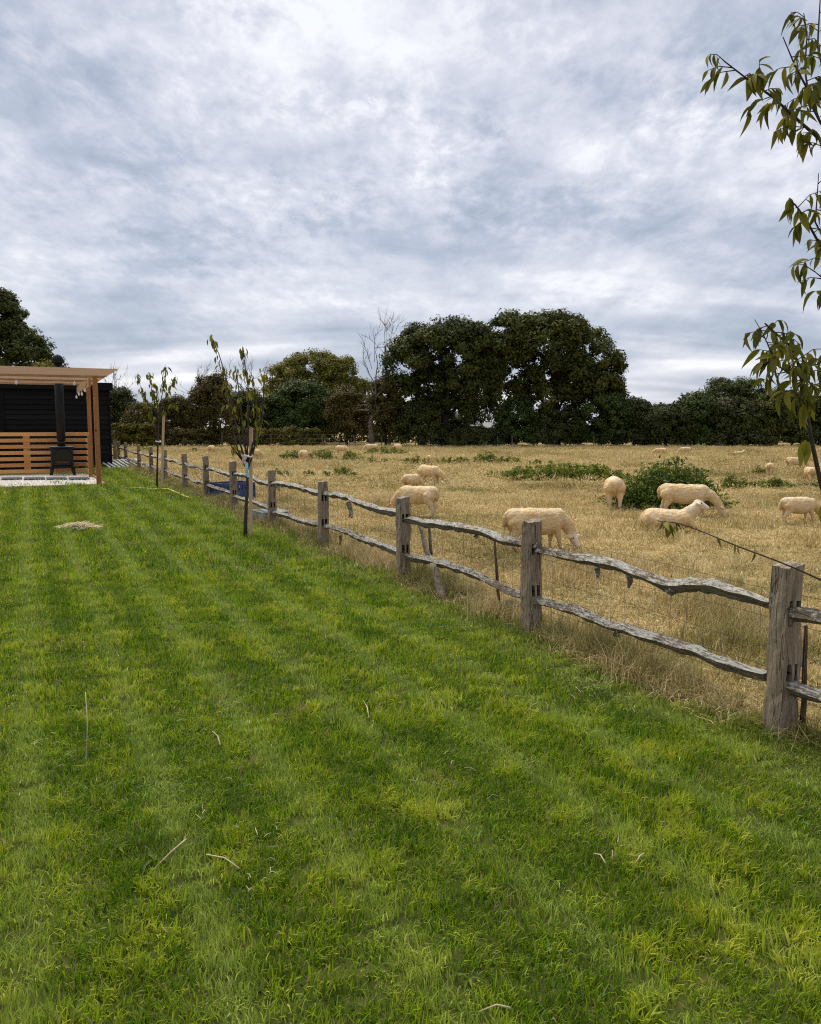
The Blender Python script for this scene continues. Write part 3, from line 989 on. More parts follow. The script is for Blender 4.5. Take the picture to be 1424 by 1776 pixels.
# slatted back and side
ztop_s = lp(80, 750, DB - 0.05).z
zbot_s = 0.10
ns = 7
pit = (ztop_s - zbot_s) / (ns - 0.42)
sy0 = loc(at(161, 829)).y
zq = lp(160, 753, sy0).z
for i in range(ns):
    z0 = zbot_s + i * pit
    bx('slat', (-PW, DB - 0.06, z0), (px2 - 0.10, DB - 0.03, z0 + pit * 0.58), M['slat_x'], pg, 0.004)
    bx('side_slat', (0.03, sy0 + 0.09, z0), (0.06, DB - 0.25, z0 + pit * 0.58), M['slat_y'], pg, 0.004)
for xx in (47, -30):
    b = lp(xx, 790, DB).x
    bx('batten', (b - 0.10, DB - 0.028, 0.0), (b + 0.10, DB + 0.04, ztop_s - 0.02), M['slat_x'], pg)
bx('screen_post', (-0.02, sy0 - 0.06, -0.05), (0.10, sy0 + 0.06, zq), M['larch_z'], pg, 0.008)
# string lights under the roof
sl_ = tag(empty('string_lights', O, ANG), 'string of small white bulbs hung under the pergola rafters', 'string lights')
wp, bulbs = [], []
for i in range(19):
    x = -6.8 + i * 0.37
    wp.append((x, 0.6 + 0.08 * math.sin(i), zr - 0.09 - 0.06 * abs(math.sin(i * 1.57 + 0.4))))
    if i % 4 == 1:
        bulbs.append(wp[-1])
for i in range(10):
    wp.append((-0.22, 0.8 + i * 0.5, zr - 0.32 - 0.05 * (i % 2)))
    if i % 3 == 0:
        bulbs.append(wp[-1])
MB().tube(wp, 0.008, 4).build('cable', M['cable'], sl_)
bmesh_b = MB().tube([(0, 0, 0.0), (0, 0, -0.03), (0, 0, -0.06), (0, 0, -0.10), (0, 0, -0.12)], [0.012, 0.014, 0.032, 0.03, 0.01], 8).mesh('bulb', True)
for b in bulbs:
    link('bulb', bmesh_b, M['bulb'], sl_, b)

# stove
sp_ = loc(at(109, 825.5))
stove = tag(empty('wood_stove', O + VU * sp_.x + VV * sp_.y + Vector((0, 0, 0.03)), ANG), 'black cast iron wood stove with tall flue standing on white gravel', 'stove')
k = (at(109, 825).y) / FPX                   # metres per photo pixel there
sw = 41 * k / 2 / math.cos(ANG) * 0.82
zl, zs, zb_ = 13 * k, 16 * k, 47 * k
m = MB()
def rr(x, y0, y1, z):
    return [(-x + 0.03, y0, z), (x - 0.03, y0, z), (x, y0 + 0.03, z), (x, y1 - 0.03, z), (x - 0.03, y1, z), (-x + 0.03, y1, z), (-x, y1 - 0.03, z), (-x, y0 + 0.03, z)]
m.loft([rr(sw * 0.93, -0.25, 0.27, zs), rr(sw * 0.95, -0.26, 0.28, zs + 0.1), rr(sw * 0.93, -0.25, 0.27, zb_ - 0.02)])
m.build('body', M['cast_iron'], stove)
MB().loft([rr(sw * 0.98, -0.30, 0.31, zb_ - 0.015), rr(sw * 1.03, -0.33, 0.33, zb_ + 0.01), rr(sw * 1.03, -0.33, 0.33, zb_ + 0.04), rr(sw * 0.9, -0.28, 0.29, zb_ + 0.06)]).build('top_plate', M['cast_iron'], stove)
MB().loft([rr(sw * 1.0, -0.36, 0.27, zl), rr(sw * 1.05, -0.38, 0.28, zl + 0.02), rr(sw * 1.05, -0.38, 0.28, zs - 0.01)]).build('base_shelf', M['cast_iron'], stove)


def arch(w, h0, h1, n=10):
    pts = [(-w, h0), (w, h0)]
    for i in range(n + 1):
        a = math.pi * i / n
        pts.append((w * math.cos(a), h1 - w * 0.55 + w * 0.55 * math.sin(a)))
    return pts


m = MB()
ao, ai = arch(sw * 0.74, zs + 0.03, zb_ - 0.05), arch(sw * 0.60, zs + 0.10, zb_ - 0.12)
ro, ri = [(x, -0.255, z) for x, z in ao], [(x, -0.262, z) for x, z in ai]
ro2, ri2 = [(x, -0.295, z) for x, z in ao], [(x, -0.285, z) for x, z in ai]
m.loft([ro, ro2, ri2, ri], cap=False)
door = m.build('door', M['cast_iron'], stove)
i0 = MB()
i0.f.append(tuple(i0.ring([(x, -0.266, z) for x, z in arch(sw * 0.61, zs + 0.09, zb_ - 0.11)])))
i0.build('glass', M['glass_dark'], door)
bx('log_bar', (-sw * 0.55, -0.275, zs + 0.10), (sw * 0.55, -0.267, zs + 0.16), M['firebrick'], door)
for sx in (-1, 1):
    for sy, yy in ((-1, -0.28), (1, 0.2)):
        MB().tube([(sx * sw * 0.9, yy, zl + 0.01), (sx * sw * 0.93, yy - 0.01, zl * 0.5), (sx * sw * 1.0, yy - 0.03, 0.02), (sx * sw * 1.02, yy - 0.03, -0.01)],
                  [0.075, 0.055, 0.045, 0.06], 6).build('leg', M['cast_iron'], stove, True)
zc = (825 - 632) * k
MB().tube([(0, 0.0, zb_ + 0.05), (0, 0.0, zb_ + 0.26)], [0.125, 0.11], 20).build('flue_collar', M['flue'], stove, True)
MB().tube([(0.0, 0.0, zb_ + 0.24), (0.0, 0.0, zb_ + 0.27), (0.0, 0.0, zc)], [0.11, 0.138, 0.138], 24).build('flue_pipe', M['flue'], stove, True)
m = MB()
for i in range(14):
    a = 2 * math.pi * i / 14
    pts = []
    for t in range(6):
        b = t / 5 * math.pi / 2
        pts.append((0.175 * math.cos(b) * math.cos(a), 0.175 * math.cos(b) * math.sin(a), zc - 0.02 + 0.24 * math.sin(b)))
    m.tube(pts, 0.022, 4)
m.tube([(0, 0, zc - 0.04), (0, 0, zc + 0.02)], [0.185, 0.185], 20)
m.tube([(0, 0, zc), (0, 0, zc + 0.14), (0, 0, zc + 0.20)], [0.16, 0.14, 0.05], 14)
m.build('cowl', M['cast_iron'], stove, True)
MB().tube([(-sw, 0.05, zb_ - 0.02), (-sw - 0.7, 0.08, zb_ - 0.06)], 0.014, 6).build('side_rod', M['cast_iron'], stove)

# ------------------------------------------------------------------ cleft post-and-rail fence
posts_px = [(1352, 1272, 1365, 981), (922, 1095, 938, 903), (700, 1006, 698, 862), (561, 949, 560, 835), (472, 912, 472, 815), (406, 885, 407, 800),
            (359, 866, 359, 790), (321.5, 851, 322, 787), (287, 837, 287, 780), (263, 827, 263, 773), (242, 818, 242, 769), (219, 809, 219, 765), (207, 804, 207, 762)]
PB = []
for x, y, tx, ty in posts_px:
    r = ray(x, y)
    mm = r.x / r.y
    Yp = FB / (mm - FK)
    base = Vector((mm * Yp, Yp, 0))
    top = dep(tx, ty, Yp)
    PB.append((base, min(top.z, 1.0)))
nxt = PB[0][0] - VV * 2.55
PB.insert(0, (nxt, 0.94))
fence = tag(empty('post_and_rail_fence', PB[1][0], ANG), 'weathered cleft post and rail fence between lawn and sheep field', 'fence')
FO = PB[1][0]


def floc(p):
    d = Vector(p) - FO
    return Vector((d.dot(VU), d.dot(VV), d.z))


def fnoise(p, s):
    return mnoise.noise(Vector(p) * s)


def post_mesh(h, seed, slots, w=0.062):
    cols = [-1, -0.60, -0.14, 0.14, 0.60, 1]
    per = [(c, -1) for c in cols] + [(1, -0.4), (1, 0.4)] + [(1, 1), (0.4, 1), (-0.4, 1), (-1, 1)] + [(-1, 0.4), (-1, -0.4)]
    zs_ = [-0.12, 0.0, 0.08]
    z = 0.08
    cuts = sorted([s for sl in slots for s in sl])
    for a, b in zip([0.08] + cuts, cuts + [h]):
        n = max(1, int(round((b - a) / 0.045)))
        for i in range(1, n + 1):
            zs_.append(a + (b - a) * i / n)
    rng_ = random.Random(seed)
    lean_x, lean_y = rng_.uniform(-0.02, 0.02), rng_.uniform(-0.015, 0.015)
    bm = bmesh.new()
    rows = []
    for zi, z in enumerate(zs_):
        fl = 1.10 - 0.14 * (z / h)
        row = []
        for (cx, cy) in per:
            corner = abs(cx) == 1 and abs(cy) == 1
            ww = w * fl * (0.95 if corner else 1.0)
            d = 0.007 * fnoise((cx * 1.5 + seed * 3.1, cy * 1.5, z * 2.5), 1.7) + 0.003 * fnoise((cx * 4, cy * 4 + seed, z * 10), 2.0)
            x = cx * (ww + d * (2 if abs(cx) == 1 else 0)) + lean_x * z
            y = cy * (ww + d * (2 if abs(cy) == 1 else 0)) + lean_y * z
            zz_ = z
            if zi == len(zs_) - 1:
                zz_ += 0.012 * cx * rng_.choice((0.5, 1)) + rng_.uniform(-0.006, 0.006)
            row.append(bm.verts.new((x, y, zz_)))
        rows.append(row)
    n = len(per)
    slotf = []
    for zi in range(len(rows) - 1):
        zm = (zs_[zi] + zs_[zi + 1]) / 2
        for i in range(n):
            j = (i + 1) % n
            f = bm.faces.new((rows[zi][i], rows[zi][j], rows[zi + 1][j], rows[zi + 1][i]))
            if i in (1, 3) and any(a < zm < b for a, b in slots):
                slotf.append(f)
    # top, slightly domed
    c = bm.verts.new((lean_x * h, lean_y * h, h + 0.008))
    for i in range(n):
        bm.faces.new((rows[-1][i], rows[-1][(i + 1) % n], c))
    bmesh.ops.recalc_face_normals(bm, faces=bm.faces)
    res = bmesh.ops.extrude_discrete_faces(bm, faces=slotf)
    for f in res['faces']:
        for v in f.verts:
            v.co.y += 0.075
    me = bpy.data.meshes.new('post')
    bm.to_mesh(me)
    bm.free()
    return me


def rail_mesh(pts, seed, hh=0.052, dd=0.034):
    """cleft rail along a polyline (local x along the fence towards the viewer, z up), knobbly and twisting"""
    P = [Vector(p) for p in pts]
    L = [0]
    for a, b in zip(P, P[1:]):
        L.append(L[-1] + (b - a).length)
    n = 80
    rng_ = random.Random(seed)
    ph = rng_.uniform(0, 6)
    rings = []
    for i in range(n + 1):
        t = L[-1] * i / n
        k = max(j for j in range(len(L) - 1) if L[j] <= t + 1e-6)
        f = (t - L[k]) / max(L[k + 1] - L[k], 1e-6)
        # Catmull-Rom through the polyline
        p0, p1, p2, p3 = P[max(k - 1, 0)], P[k], P[k + 1], P[min(k + 2, len(P) - 1)]
        c = 0.5 * ((2 * p1) + (p2 - p0) * f + (2 * p0 - 5 * p1 + 4 * p2 - p3) * f * f + (3 * p1 - p0 - 3 * p2 + p3) * f ** 3)
        e = min(1, min(i, n - i) / 9)
        e = 0.62 + 0.38 * e
        a = hh * e * (1 + 0.22 * fnoise((t * 1.6, seed * 2.3, 0), 1.5) + 0.10 * fnoise((t * 8, seed, 4), 1.3))
        b = dd * (0.75 + 0.25 * e) * (1 + 0.25 * fnoise((t * 1.9, 9 + seed, 2), 1.4))
        tw = 0.30 * math.sin(t * 1.3 + ph) + 0.12 * math.sin(t * 4.1 + ph)
        c = c + Vector((0, 0.010 * fnoise((t * 2, seed, 7), 1.2), 0.014 * fnoise((t * 5, seed, 1), 1.1)))
        ring = []
        for q in range(12):
            th = 2 * math.pi * q / 12
            cy, cz = math.cos(th), math.sin(th)
            # squarish cleft section with a sharp lower arris
            s = 1 / max(abs(cy) ** 1.0 * 0.78 + abs(cz) * 0.78, 0.8)
            rn = 1 + 0.14 * fnoise((t * 7, cy * 1.7 + seed, cz * 1.7), 1.5) + 0.13 * fnoise((t * 22, cy * 3 + seed, cz * 3), 1.5) + (0.30 * max(0, fnoise((t * 3.1, seed * 1.7, 3), 1.6)) if cz < -0.5 else 0)
            yy, z_ = cy * b * s * rn, cz * a * s * rn
            ring.append(c + Vector((0, yy * math.cos(tw) - z_ * math.sin(tw), yy * math.sin(tw) + z_ * math.cos(tw))))
        rings.append(ring)
    return MB().loft(rings).mesh('rail')


rail_px = {  # spans named by the nearer post; pixel runs of the rail's centre line on the fence plane
    1: ([(938, 953), (990, 966), (1050, 976), (1100, 993), (1165, 1016), (1215, 1013), (1270, 1026), (1338, 1048)],
        [(926, 1041), (985, 1056), (1040, 1077), (1100, 1096), (1160, 1116), (1200, 1127), (1240, 1146), (1330, 1172)]),
    2: ([(702, 901), (760, 910), (810, 917), (845, 925), (870, 935), (905, 942), (935, 946)],
        [(702, 966), (760, 976), (810, 991), (850, 1008), (880, 1023), (925, 1036)]),
    3: ([(563, 856), (600, 862), (635, 877), (670, 887), (699, 892)], [(562, 912), (590, 918), (620, 931), (660, 946), (699, 961)]),
    4: ([(475, 838), (510, 843), (535, 851), (560, 857)], [(471, 889), (500, 895), (525, 905), (560, 910)]),
    5: ([(408, 822), (435, 827), (450, 836), (473, 840)], [(406, 861), (435, 870), (472, 883)]),
    0: ([(1362, 1062), (1424, 1072), (1520, 1092), (1640, 1128)], [(1352, 1187), (1424, 1207), (1540, 1240), (1640, 1270)]),
}
rngf = random.Random(4)
for i, (b, h) in enumerate(PB):
    zt_, zl_ = 0.67 * h / 0.94, 0.315 * h / 0.94
    me = post_mesh(h, i + 1, [(zl_ + 0.0, zl_ + 0.095), (zt_ - 0.005, zt_ + 0.085)])
    link('post', me, M['post'], fence, floc(b), (0, 0, rngf.uniform(-0.06, 0.06)))
for i in range(len(PB) - 1):
    (b0, h0), (b1, h1) = PB[i + 1], PB[i]          # from the farther post to the nearer
    for lvl in (0, 1):
        if i in rail_px:
            pts = [floc(fence_pt(x, y)) for x, y in rail_px[i][lvl]]
        else:
            z = (0.69, 0.33)[lvl]
            n = 5
            pts = []
            for q in range(n):
                t = q / (n - 1)
                p = b0.lerp(b1, t)
                p.z = z + 0.03 - 0.05 * t + rngf.uniform(-0.03, 0.03)
                pts.append(floc(p))
        # butt the two rails of a post side by side in its mortises
        pts[0] = pts[0] + Vector((0, 0.03, 0))
        pts[-1] = pts[-1] - Vector((0, -0.0, 0))
        o_ = pts[0].copy()
        # own frame: x towards the nearer post
        R_ = Matrix.Rotation(-math.pi / 2, 4, 'Z')
        lpts = [R_.inverted() @ (p - o_) for p in pts]
        me = rail_mesh(lpts, i * 2 + lvl + 1, 0.034 if lvl == 0 else 0.033)
        link('rail', me, M['rail'], fence, o_ + Vector((0.002, 0, 0)), (0, 0, -math.pi / 2))
# broken knots and hanging slivers below the rails
for (xa, ya, xb, yb, r) in ((1035, 985, 1036, 1003, 0.018), (1092, 998, 1090, 1020, 0.02), (1168, 1020, 1163, 1032, 0.026), (1160, 1022, 1158, 1030, 0.02), (604, 872, 610, 898, 0.028),
                            (608, 880, 605, 898, 0.012), (590, 928, 589, 945, 0.016), (824, 928, 826, 934, 0.02), (1066, 1098, 1073, 1104, 0.022), (480, 842, 484, 850, 0.03)):
    a, b = floc(fence_pt(xa, ya)), floc(fence_pt(xb, yb))
    m_ = a.lerp(b, 0.5) + Vector((0.01, 0, 0))
    MB().tube([Vector((0, 0, 0)), m_ - a, b - a], [r * 1.3, r, r * 0.45], 7).build('knot', M['rail'], fence, loc=a)
# stock netting on the field side
m = MB()
n0, n1 = -2.6, 20.0
OFF = 0.10
for z in (0.10, 0.20, 0.31, 0.44, 0.60, 0.78):
    m.tube([(OFF, n0 + q * 0.6, z + 0.012 * math.sin(q * 1.7 + z * 20)) for q in range(int((n1 - n0) / 0.6))], 0.0016, 3, False)
y = n0
while y < n1:
    m.tube([(OFF + 0.004, y, 0.0), (OFF + 0.004, y + 0.01 * math.sin(y * 5), 0.78)], 0.0013, 3, False)
    y += 0.15
m.build('wire_netting', M['wire'], fence)
# return fence at the far corner, running left behind the shed
rf = tag(empty('post_and_rail_fence', PB[-1][0] + VV * 0.8, ANG), 'short return of weathered fence going behind the black shed', 'fence')
for q, x in enumerate((-0.1, -2.5)):
    link('post', post_mesh(1.05, 40 + q, [(0.35, 0.40), (0.74, 0.79)], 0.075), M['post'], rf, (x, 0, 0), (0, 0, -math.pi / 2))
for q, z in enumerate((0.36, 0.74)):
    me = rail_mesh([(0, 0, 0), (0.8, 0, 0.03), (1.6, 0, -0.02), (2.4, 0, 0.0)], 50 + q)
    link('rail', me, M['rail'], rf, (-2.5, 0, z))

# loose stakes leaning in the fence
def stake(name, label, xa, ya, xb, yb, off, w, mat, n=6, flat=1.0):
    n_ = VU
    a = hit(xb, yb, F0 + VU * off, n_)
    b = hit(xa, ya, F0 + VU * off, n_)
    a.z = min(a.z, 0.0) if abs(a.z) < 0.12 else a.z
    o = tag(empty(name, a), label, 'stake')
    d = b - a
    rings = []
    rg = random.Random(xa)
    for i in range(7):
        t = i / 6
        c = d * t + Vector((rg.uniform(-1, 1), rg.uniform(-1, 1), 0)) * w * 0.2
        r = w * (1.25 - 0.5 * t) * rg.uniform(0.9, 1.1)
        rings.append([c + VV * (math.cos(q) * r) + VU * (math.sin(q) * r * flat) for q in (2 * math.pi * k_ / 8 for k_ in range(8))])
    MB().loft(rings).build('shaft', mat, o, True)
    return o


stake('wooden_stake', 'split grey board hanging slanted behind the rails right of the third nearest post', 726, 908, 748, 975, 0.08, 0.048, M['post'], flat=0.35)
stake('wooden_stake', 'leaning rotten stump under the lower rail right of the third nearest post', 752, 978, 770, 1044, -0.07, 0.056, M['post'], flat=0.6)
stake('wooden_stake', 'short thin dark stake hanging next to the slanted grey board', 744, 912, 748, 962, 0.15, 0.018, M['stake_old'])
stake('iron_stake', 'thin rusty iron stake in the middle of the fence bay', 858, 935, 866, 1056, 0.13, 0.014, M['rust'])
stake('iron_stake', 'dark iron stake at the right edge behind the nearest rails', 1398, 1085, 1393, 1255, 0.12, 0.014, M['rust'])
stake('wooden_stake', 'blackened stump leaning at the foot of the nearest fence post', 1368, 1195, 1378, 1278, 0.10, 0.028, M['stake_old'])
stake('iron_stake', 'bent dark twig beside the foot of the third nearest post', 728, 1000, 714, 1016, 0.06, 0.008, M['rust'])

# ------------------------------------------------------------------ sheep
def capsule_chain(mb, pts, rad, n=14):
    """closed tapered chain with round ends"""
    P = [Vector(p) for p in pts]
    d0 = (P[0] - P[1]).normalized()
    d1 = (P[-1] - P[-2]).normalized()
    q, r = [], []
    for t in (0.98, 0.8, 0.5, 0.2):
        q.append(P[0] + d0 * rad[0] * t)
        r.append(rad[0] * math.sqrt(max(1 - t * t, 0.01)))
    q += P
    r += list(rad)
    for t in (0.2, 0.5, 0.8, 0.98):
        q.append(P[-1] + d1 * rad[-1] * t)
        r.append(rad[-1] * math.sqrt(max(1 - t * t, 0.01)))
    mb.tube(q, r, n)


def ell_loft(mb, st, n=20):
    rings = []
    for x, y, z, ry, rz in st:
        rings.append([(x, y + ry * math.cos(t), z + rz * math.sin(t)) for t in (2 * math.pi * k_ / n for k_ in range(n))])
    mb.loft(rings)


def ear(mb, base, tip, w, th, up):
    base, tip = Vector(base), Vector(tip)
    d = (tip - base)
    side = d.cross(Vector(up)).normalized()
    nrm = side.cross(d).normalized()
    rings = []
    for t, s in ((0, 0.45), (0.2, 0.8), (0.5, 1.0), (0.8, 0.65), (1.0, 0.12)):
        c = base + d * t - Vector((0, 0, 0.02)) * t * t
        rings.append([c + side * (math.cos(q) * w * s) + nrm * (math.sin(q) * th * max(s, 0.5)) for q in (2 * math.pi * k_ / 10 for k_ in range(10))])
    mb.loft(rings)


def sheep_mesh(name, pose, seed, yaw=0.0, stance=0.0, fat=1.0, voxel=0.0115):
    mb = MB()
    lie = pose == 'lie'
    dz = -0.285 if lie else 0.0
    st = [(-0.505, 0, .535, .035, .05), (-.49, 0, .525, .09, .10), (-.455, 0, .512, .135, .145), (-.38, 0, .50, .170 * fat, .178), (-.25, 0, .485, .182 * fat, .185 * fat),
          (-.08, 0, .468, .195 * fat, .20 * fat), (.08, 0, .462, .197 * fat, .20 * fat), (.22, 0, .470, .182 * fat, .192 * fat), (.34, 0, .485, .155, .175), (.42, 0, .495, .118, .14), (.47, 0, .50, .06, .08)]
    if lie:
        st = [(x * 0.86, y, z + dz, ry * 1.22, rz * 0.92) for x, y, z, ry, rz in st]
    ell_loft(mb, st)
    head = {}
    if pose == 'graze':
        nk = [(.34, 0, .52), (.50, .02 * yaw, .43), (.61, .10 * yaw, .31), (.665, .16 * yaw, .215)]
        capsule_chain(mb, nk, [.135, .105, .082, .070])
        poll = Vector((.665, .17 * yaw, .215))
        muz = Vector((.765, .22 * yaw, .035))
    elif pose == 'tuck':
        capsule_chain(mb, [(.34, 0, .52), (.47, -.02, .43), (.545, -.05, .31), (.57, -.07, .22)], [.14, .112, .088, .072])
        poll = Vector((.570, -.085, .225))
        muz = Vector((.615, -.205, .065))
    elif pose == 'lie':
        nk = [(.27, 0, .26), (.39, 0, .36), (.45, 0.0, .445)]
        capsule_chain(mb, nk, [.135, .10, .076])
        poll = Vector((.455, 0, .47))
        muz = Vector((.64, -.05, .395))
    else:
        nk = [(.34, 0, .54), (.49, 0, .64), (.56, .02 * yaw, .735)]
        capsule_chain(mb, nk, [.135, .10, .075])
        poll = Vector((.565, .03 * yaw, .75))
        muz = Vector((.755, .10 * yaw, .675))
    d = muz - poll
    L = d.length
    fwd = d.normalized()
    lat = Vector((0, 1, 0)) if abs(yaw) < 0.1 else Vector((-0.35 * yaw, 1, 0)).normalized()
    if pose == 'tuck':
        lat = Vector((0.88, 0.48, 0)).normalized()
        lat = (lat - fwd * lat.dot(fwd)).normalized()
    upv = fwd.cross(lat).normalized()
    if upv.dot(Vector((0.6, 0, 0.8)) if pose != 'tuck' else Vector((0, -0.5, 0.8))) < 0:
        upv = -upv
    rings = []
    for t, a, b, s in ((-.30, .03, .03, 0), (-.22, .055, .055, .0), (0.0, .070, .072, 0.0), (.25, .068, .074, -.004), (.5, .055, .060, -.006), (.75, .045, .047, -.006), (.93, .040, .038, -.006), (1.02, .026, .024, -.004)):
        c = poll + d * t + upv * s
        rings.append([c + lat * (math.cos(q) * a) + upv * (math.sin(q) * b) for q in (2 * math.pi * k_ / 14 for k_ in range(14))])
    mb.loft(rings)
    for s in (-1, 1):
        eb = poll + d * 0.02 + lat * (0.055 * s) + upv * 0.02
        et = eb + lat * (0.15 * s) - fwd * 0.02 + upv * (0.012) - Vector((0, 0, 0.01))
        ear(mb, eb, et, .046, .023, upv)
    sw_ = stance
    if not lie:
        for s in (-1, 1):
            f = s * sw_
            capsule_chain(mb, [(.27, s * .085, .42), (.285 + .02 * f, s * .092, .31), (.30 + .05 * f, s * .092, .205), (.305 + .08 * f, s * .092, .07), (.325 + .08 * f, s * .094, .022)], [.10, .064, .038, .026, .032], 10)
            g = -s * sw_
            capsule_chain(mb, [(-.36, s * .085, .46), (-.33 + .02 * g, s * .105, .345), (-.40 + .05 * g, s * .10, .235), (-.415 + .08 * g, s * .095, .19), (-.395 + .10 * g, s * .095, .07), (-.375 + .10 * g, s * .097, .022)], [.14, .092, .048, .038, .027, .032], 10)
        capsule_chain(mb, [(-.495, 0, .58), (-.525, 0, .52), (-.52, 0.01, .41), (-.51, .01, .36)], [.035, .036, .030, .02], 8)
    else:
        for s in (-1, 1):
            capsule_chain(mb, [(.30, s * .11, .17), (.40, s * .13, .09), (.50, s * .11, .045), (.40, s * .09, .03)], [.085, .05, .034, .03], 10)
            capsule_chain(mb, [(-.34, s * .13, .20), (-.20, s * .21, .13), (-.30, s * .225, .05), (-.16, s * .23, .032)], [.13, .085, .042, .03], 10)
    me0 = mb.mesh('tmp')
    ob = bpy.data.objects.new('tmp', me0)
    C.objects.link(ob)
    md = ob.modifiers.new('r', 'REMESH')
    md.mode = 'VOXEL'
    md.voxel_size = voxel
    md2 = ob.modifiers.new('s', 'SMOOTH')
    md2.factor = 0.5
    md2.iterations = 3
    bpy.context.view_layer.update()
    dg = bpy.context.evaluated_depsgraph_get()
    me = bpy.data.meshes.new_from_object(ob.evaluated_get(dg))
    bpy.data.objects.remove(ob, do_unlink=True)
    bpy.data.meshes.remove(me0)
    me.name = name
    nv = len(me.vertices)
    co = np.empty(nv * 3, dtype=np.float32)
    me.vertices.foreach_get('co', co)
    co = co.reshape(-1, 3)
    no = np.empty(nv * 3, dtype=np.float32)
    me.vertices.foreach_get('normal', no)
    no = no.reshape(-1, 3)
    # distances that decide wool or bare skin
    pl, mz = np.array(poll), np.array(muz)
    hd = np.clip(((co - pl) @ (mz - pl)) / (L * L), -0.3, 1.1)
    dist = np.linalg.norm(co - (pl + hd[:, None] * (mz - pl)), axis=1)
    is_head = np.clip((0.125 - dist) / 0.03, 0, 1) * np.clip((hd + 0.25) / 0.2, 0, 1)
    lim = 0.29 if not lie else 0.06
    is_leg = np.clip((lim - co[:, 2]) / 0.06, 0, 1) * (1 - is_head)
    if not lie:
        is_leg *= (np.abs(co[:, 1]) < 0.16)
        is_leg = np.where(co[:, 0] > 0.45, 0, is_leg)
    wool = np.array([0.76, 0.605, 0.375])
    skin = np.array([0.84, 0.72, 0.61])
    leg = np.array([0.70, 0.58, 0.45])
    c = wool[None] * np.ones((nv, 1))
    # yellowish tan flank, paler back: light from above painted into the wool
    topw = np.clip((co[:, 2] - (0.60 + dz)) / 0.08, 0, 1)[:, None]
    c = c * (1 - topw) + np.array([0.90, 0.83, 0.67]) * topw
    c = c * (1 - is_head[:, None]) + skin * is_head[:, None]
    c = c * (1 - is_leg[:, None]) + leg * is_leg[:, None]
    # soiled wool below the tail
    tl = np.exp(-(((co[:, 0] + 0.50) / 0.10) ** 2 + (co[:, 1] / 0.055) ** 2 + ((co[:, 2] - (0.38 + dz)) / 0.13) ** 2))[:, None]
    c = c * (1 - 0.55 * tl) + np.array([0.20, 0.13, 0.08]) * 0.55 * tl
    hoof = (np.clip((0.035 - co[:, 2]) / 0.01, 0, 1) * is_leg)[:, None]
    c = c * (1 - 0.7 * hoof) + np.array([0.08, 0.06, 0.05]) * 0.7 * hoof
    nose = np.clip((hd - 0.93) / 0.08, 0, 1)[:, None] * is_head[:, None]
    c = c * (1 - 0.5 * nose) + np.array([0.30, 0.19, 0.17]) * 0.5 * nose
    # fleece unevenness
    w = (1 - np.clip(is_head + is_leg, 0, 1))
    disp = np.array([0.016 * mnoise.noise(Vector((p[0] * 7, p[1] * 7, p[2] * 4)) + Vector((seed, 0, 0))) + 0.009 * mnoise.noise(Vector(p) * 19 + Vector((0, seed, 0))) + 0.006 * mnoise.noise(Vector(p) * 41) for p in co])
    co = co + no * (disp * (0.25 + 0.75 * w))[:, None]
    me.vertices.foreach_set('co', co.astype(np.float32).ravel())
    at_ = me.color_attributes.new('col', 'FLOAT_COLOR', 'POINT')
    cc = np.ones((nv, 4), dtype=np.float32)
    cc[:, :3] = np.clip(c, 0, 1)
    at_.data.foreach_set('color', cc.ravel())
    me.polygons.foreach_set('use_smooth', np.ones(len(me.polygons), dtype=bool))
    me.update()
    eyes = [tuple(poll + d * 0.22 + lat * (0.062 * s) + upv * 0.036) for s in (-1, 1)]
    return me, eyes


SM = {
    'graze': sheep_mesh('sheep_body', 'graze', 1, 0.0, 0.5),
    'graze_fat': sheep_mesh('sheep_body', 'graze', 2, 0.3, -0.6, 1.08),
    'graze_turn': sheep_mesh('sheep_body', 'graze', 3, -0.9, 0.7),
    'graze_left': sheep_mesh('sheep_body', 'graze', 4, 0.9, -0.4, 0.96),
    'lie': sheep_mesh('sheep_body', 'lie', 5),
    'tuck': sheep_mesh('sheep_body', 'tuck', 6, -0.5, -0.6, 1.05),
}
eye_me = MB().tube([(0, 0, -0.012), (0, 0, -0.006), (0, 0, 0.0), (0, 0, 0.006), (0, 0, 0.012)], [0.003, 0.010, 0.012, 0.010, 0.003], 8).mesh('eye', True)
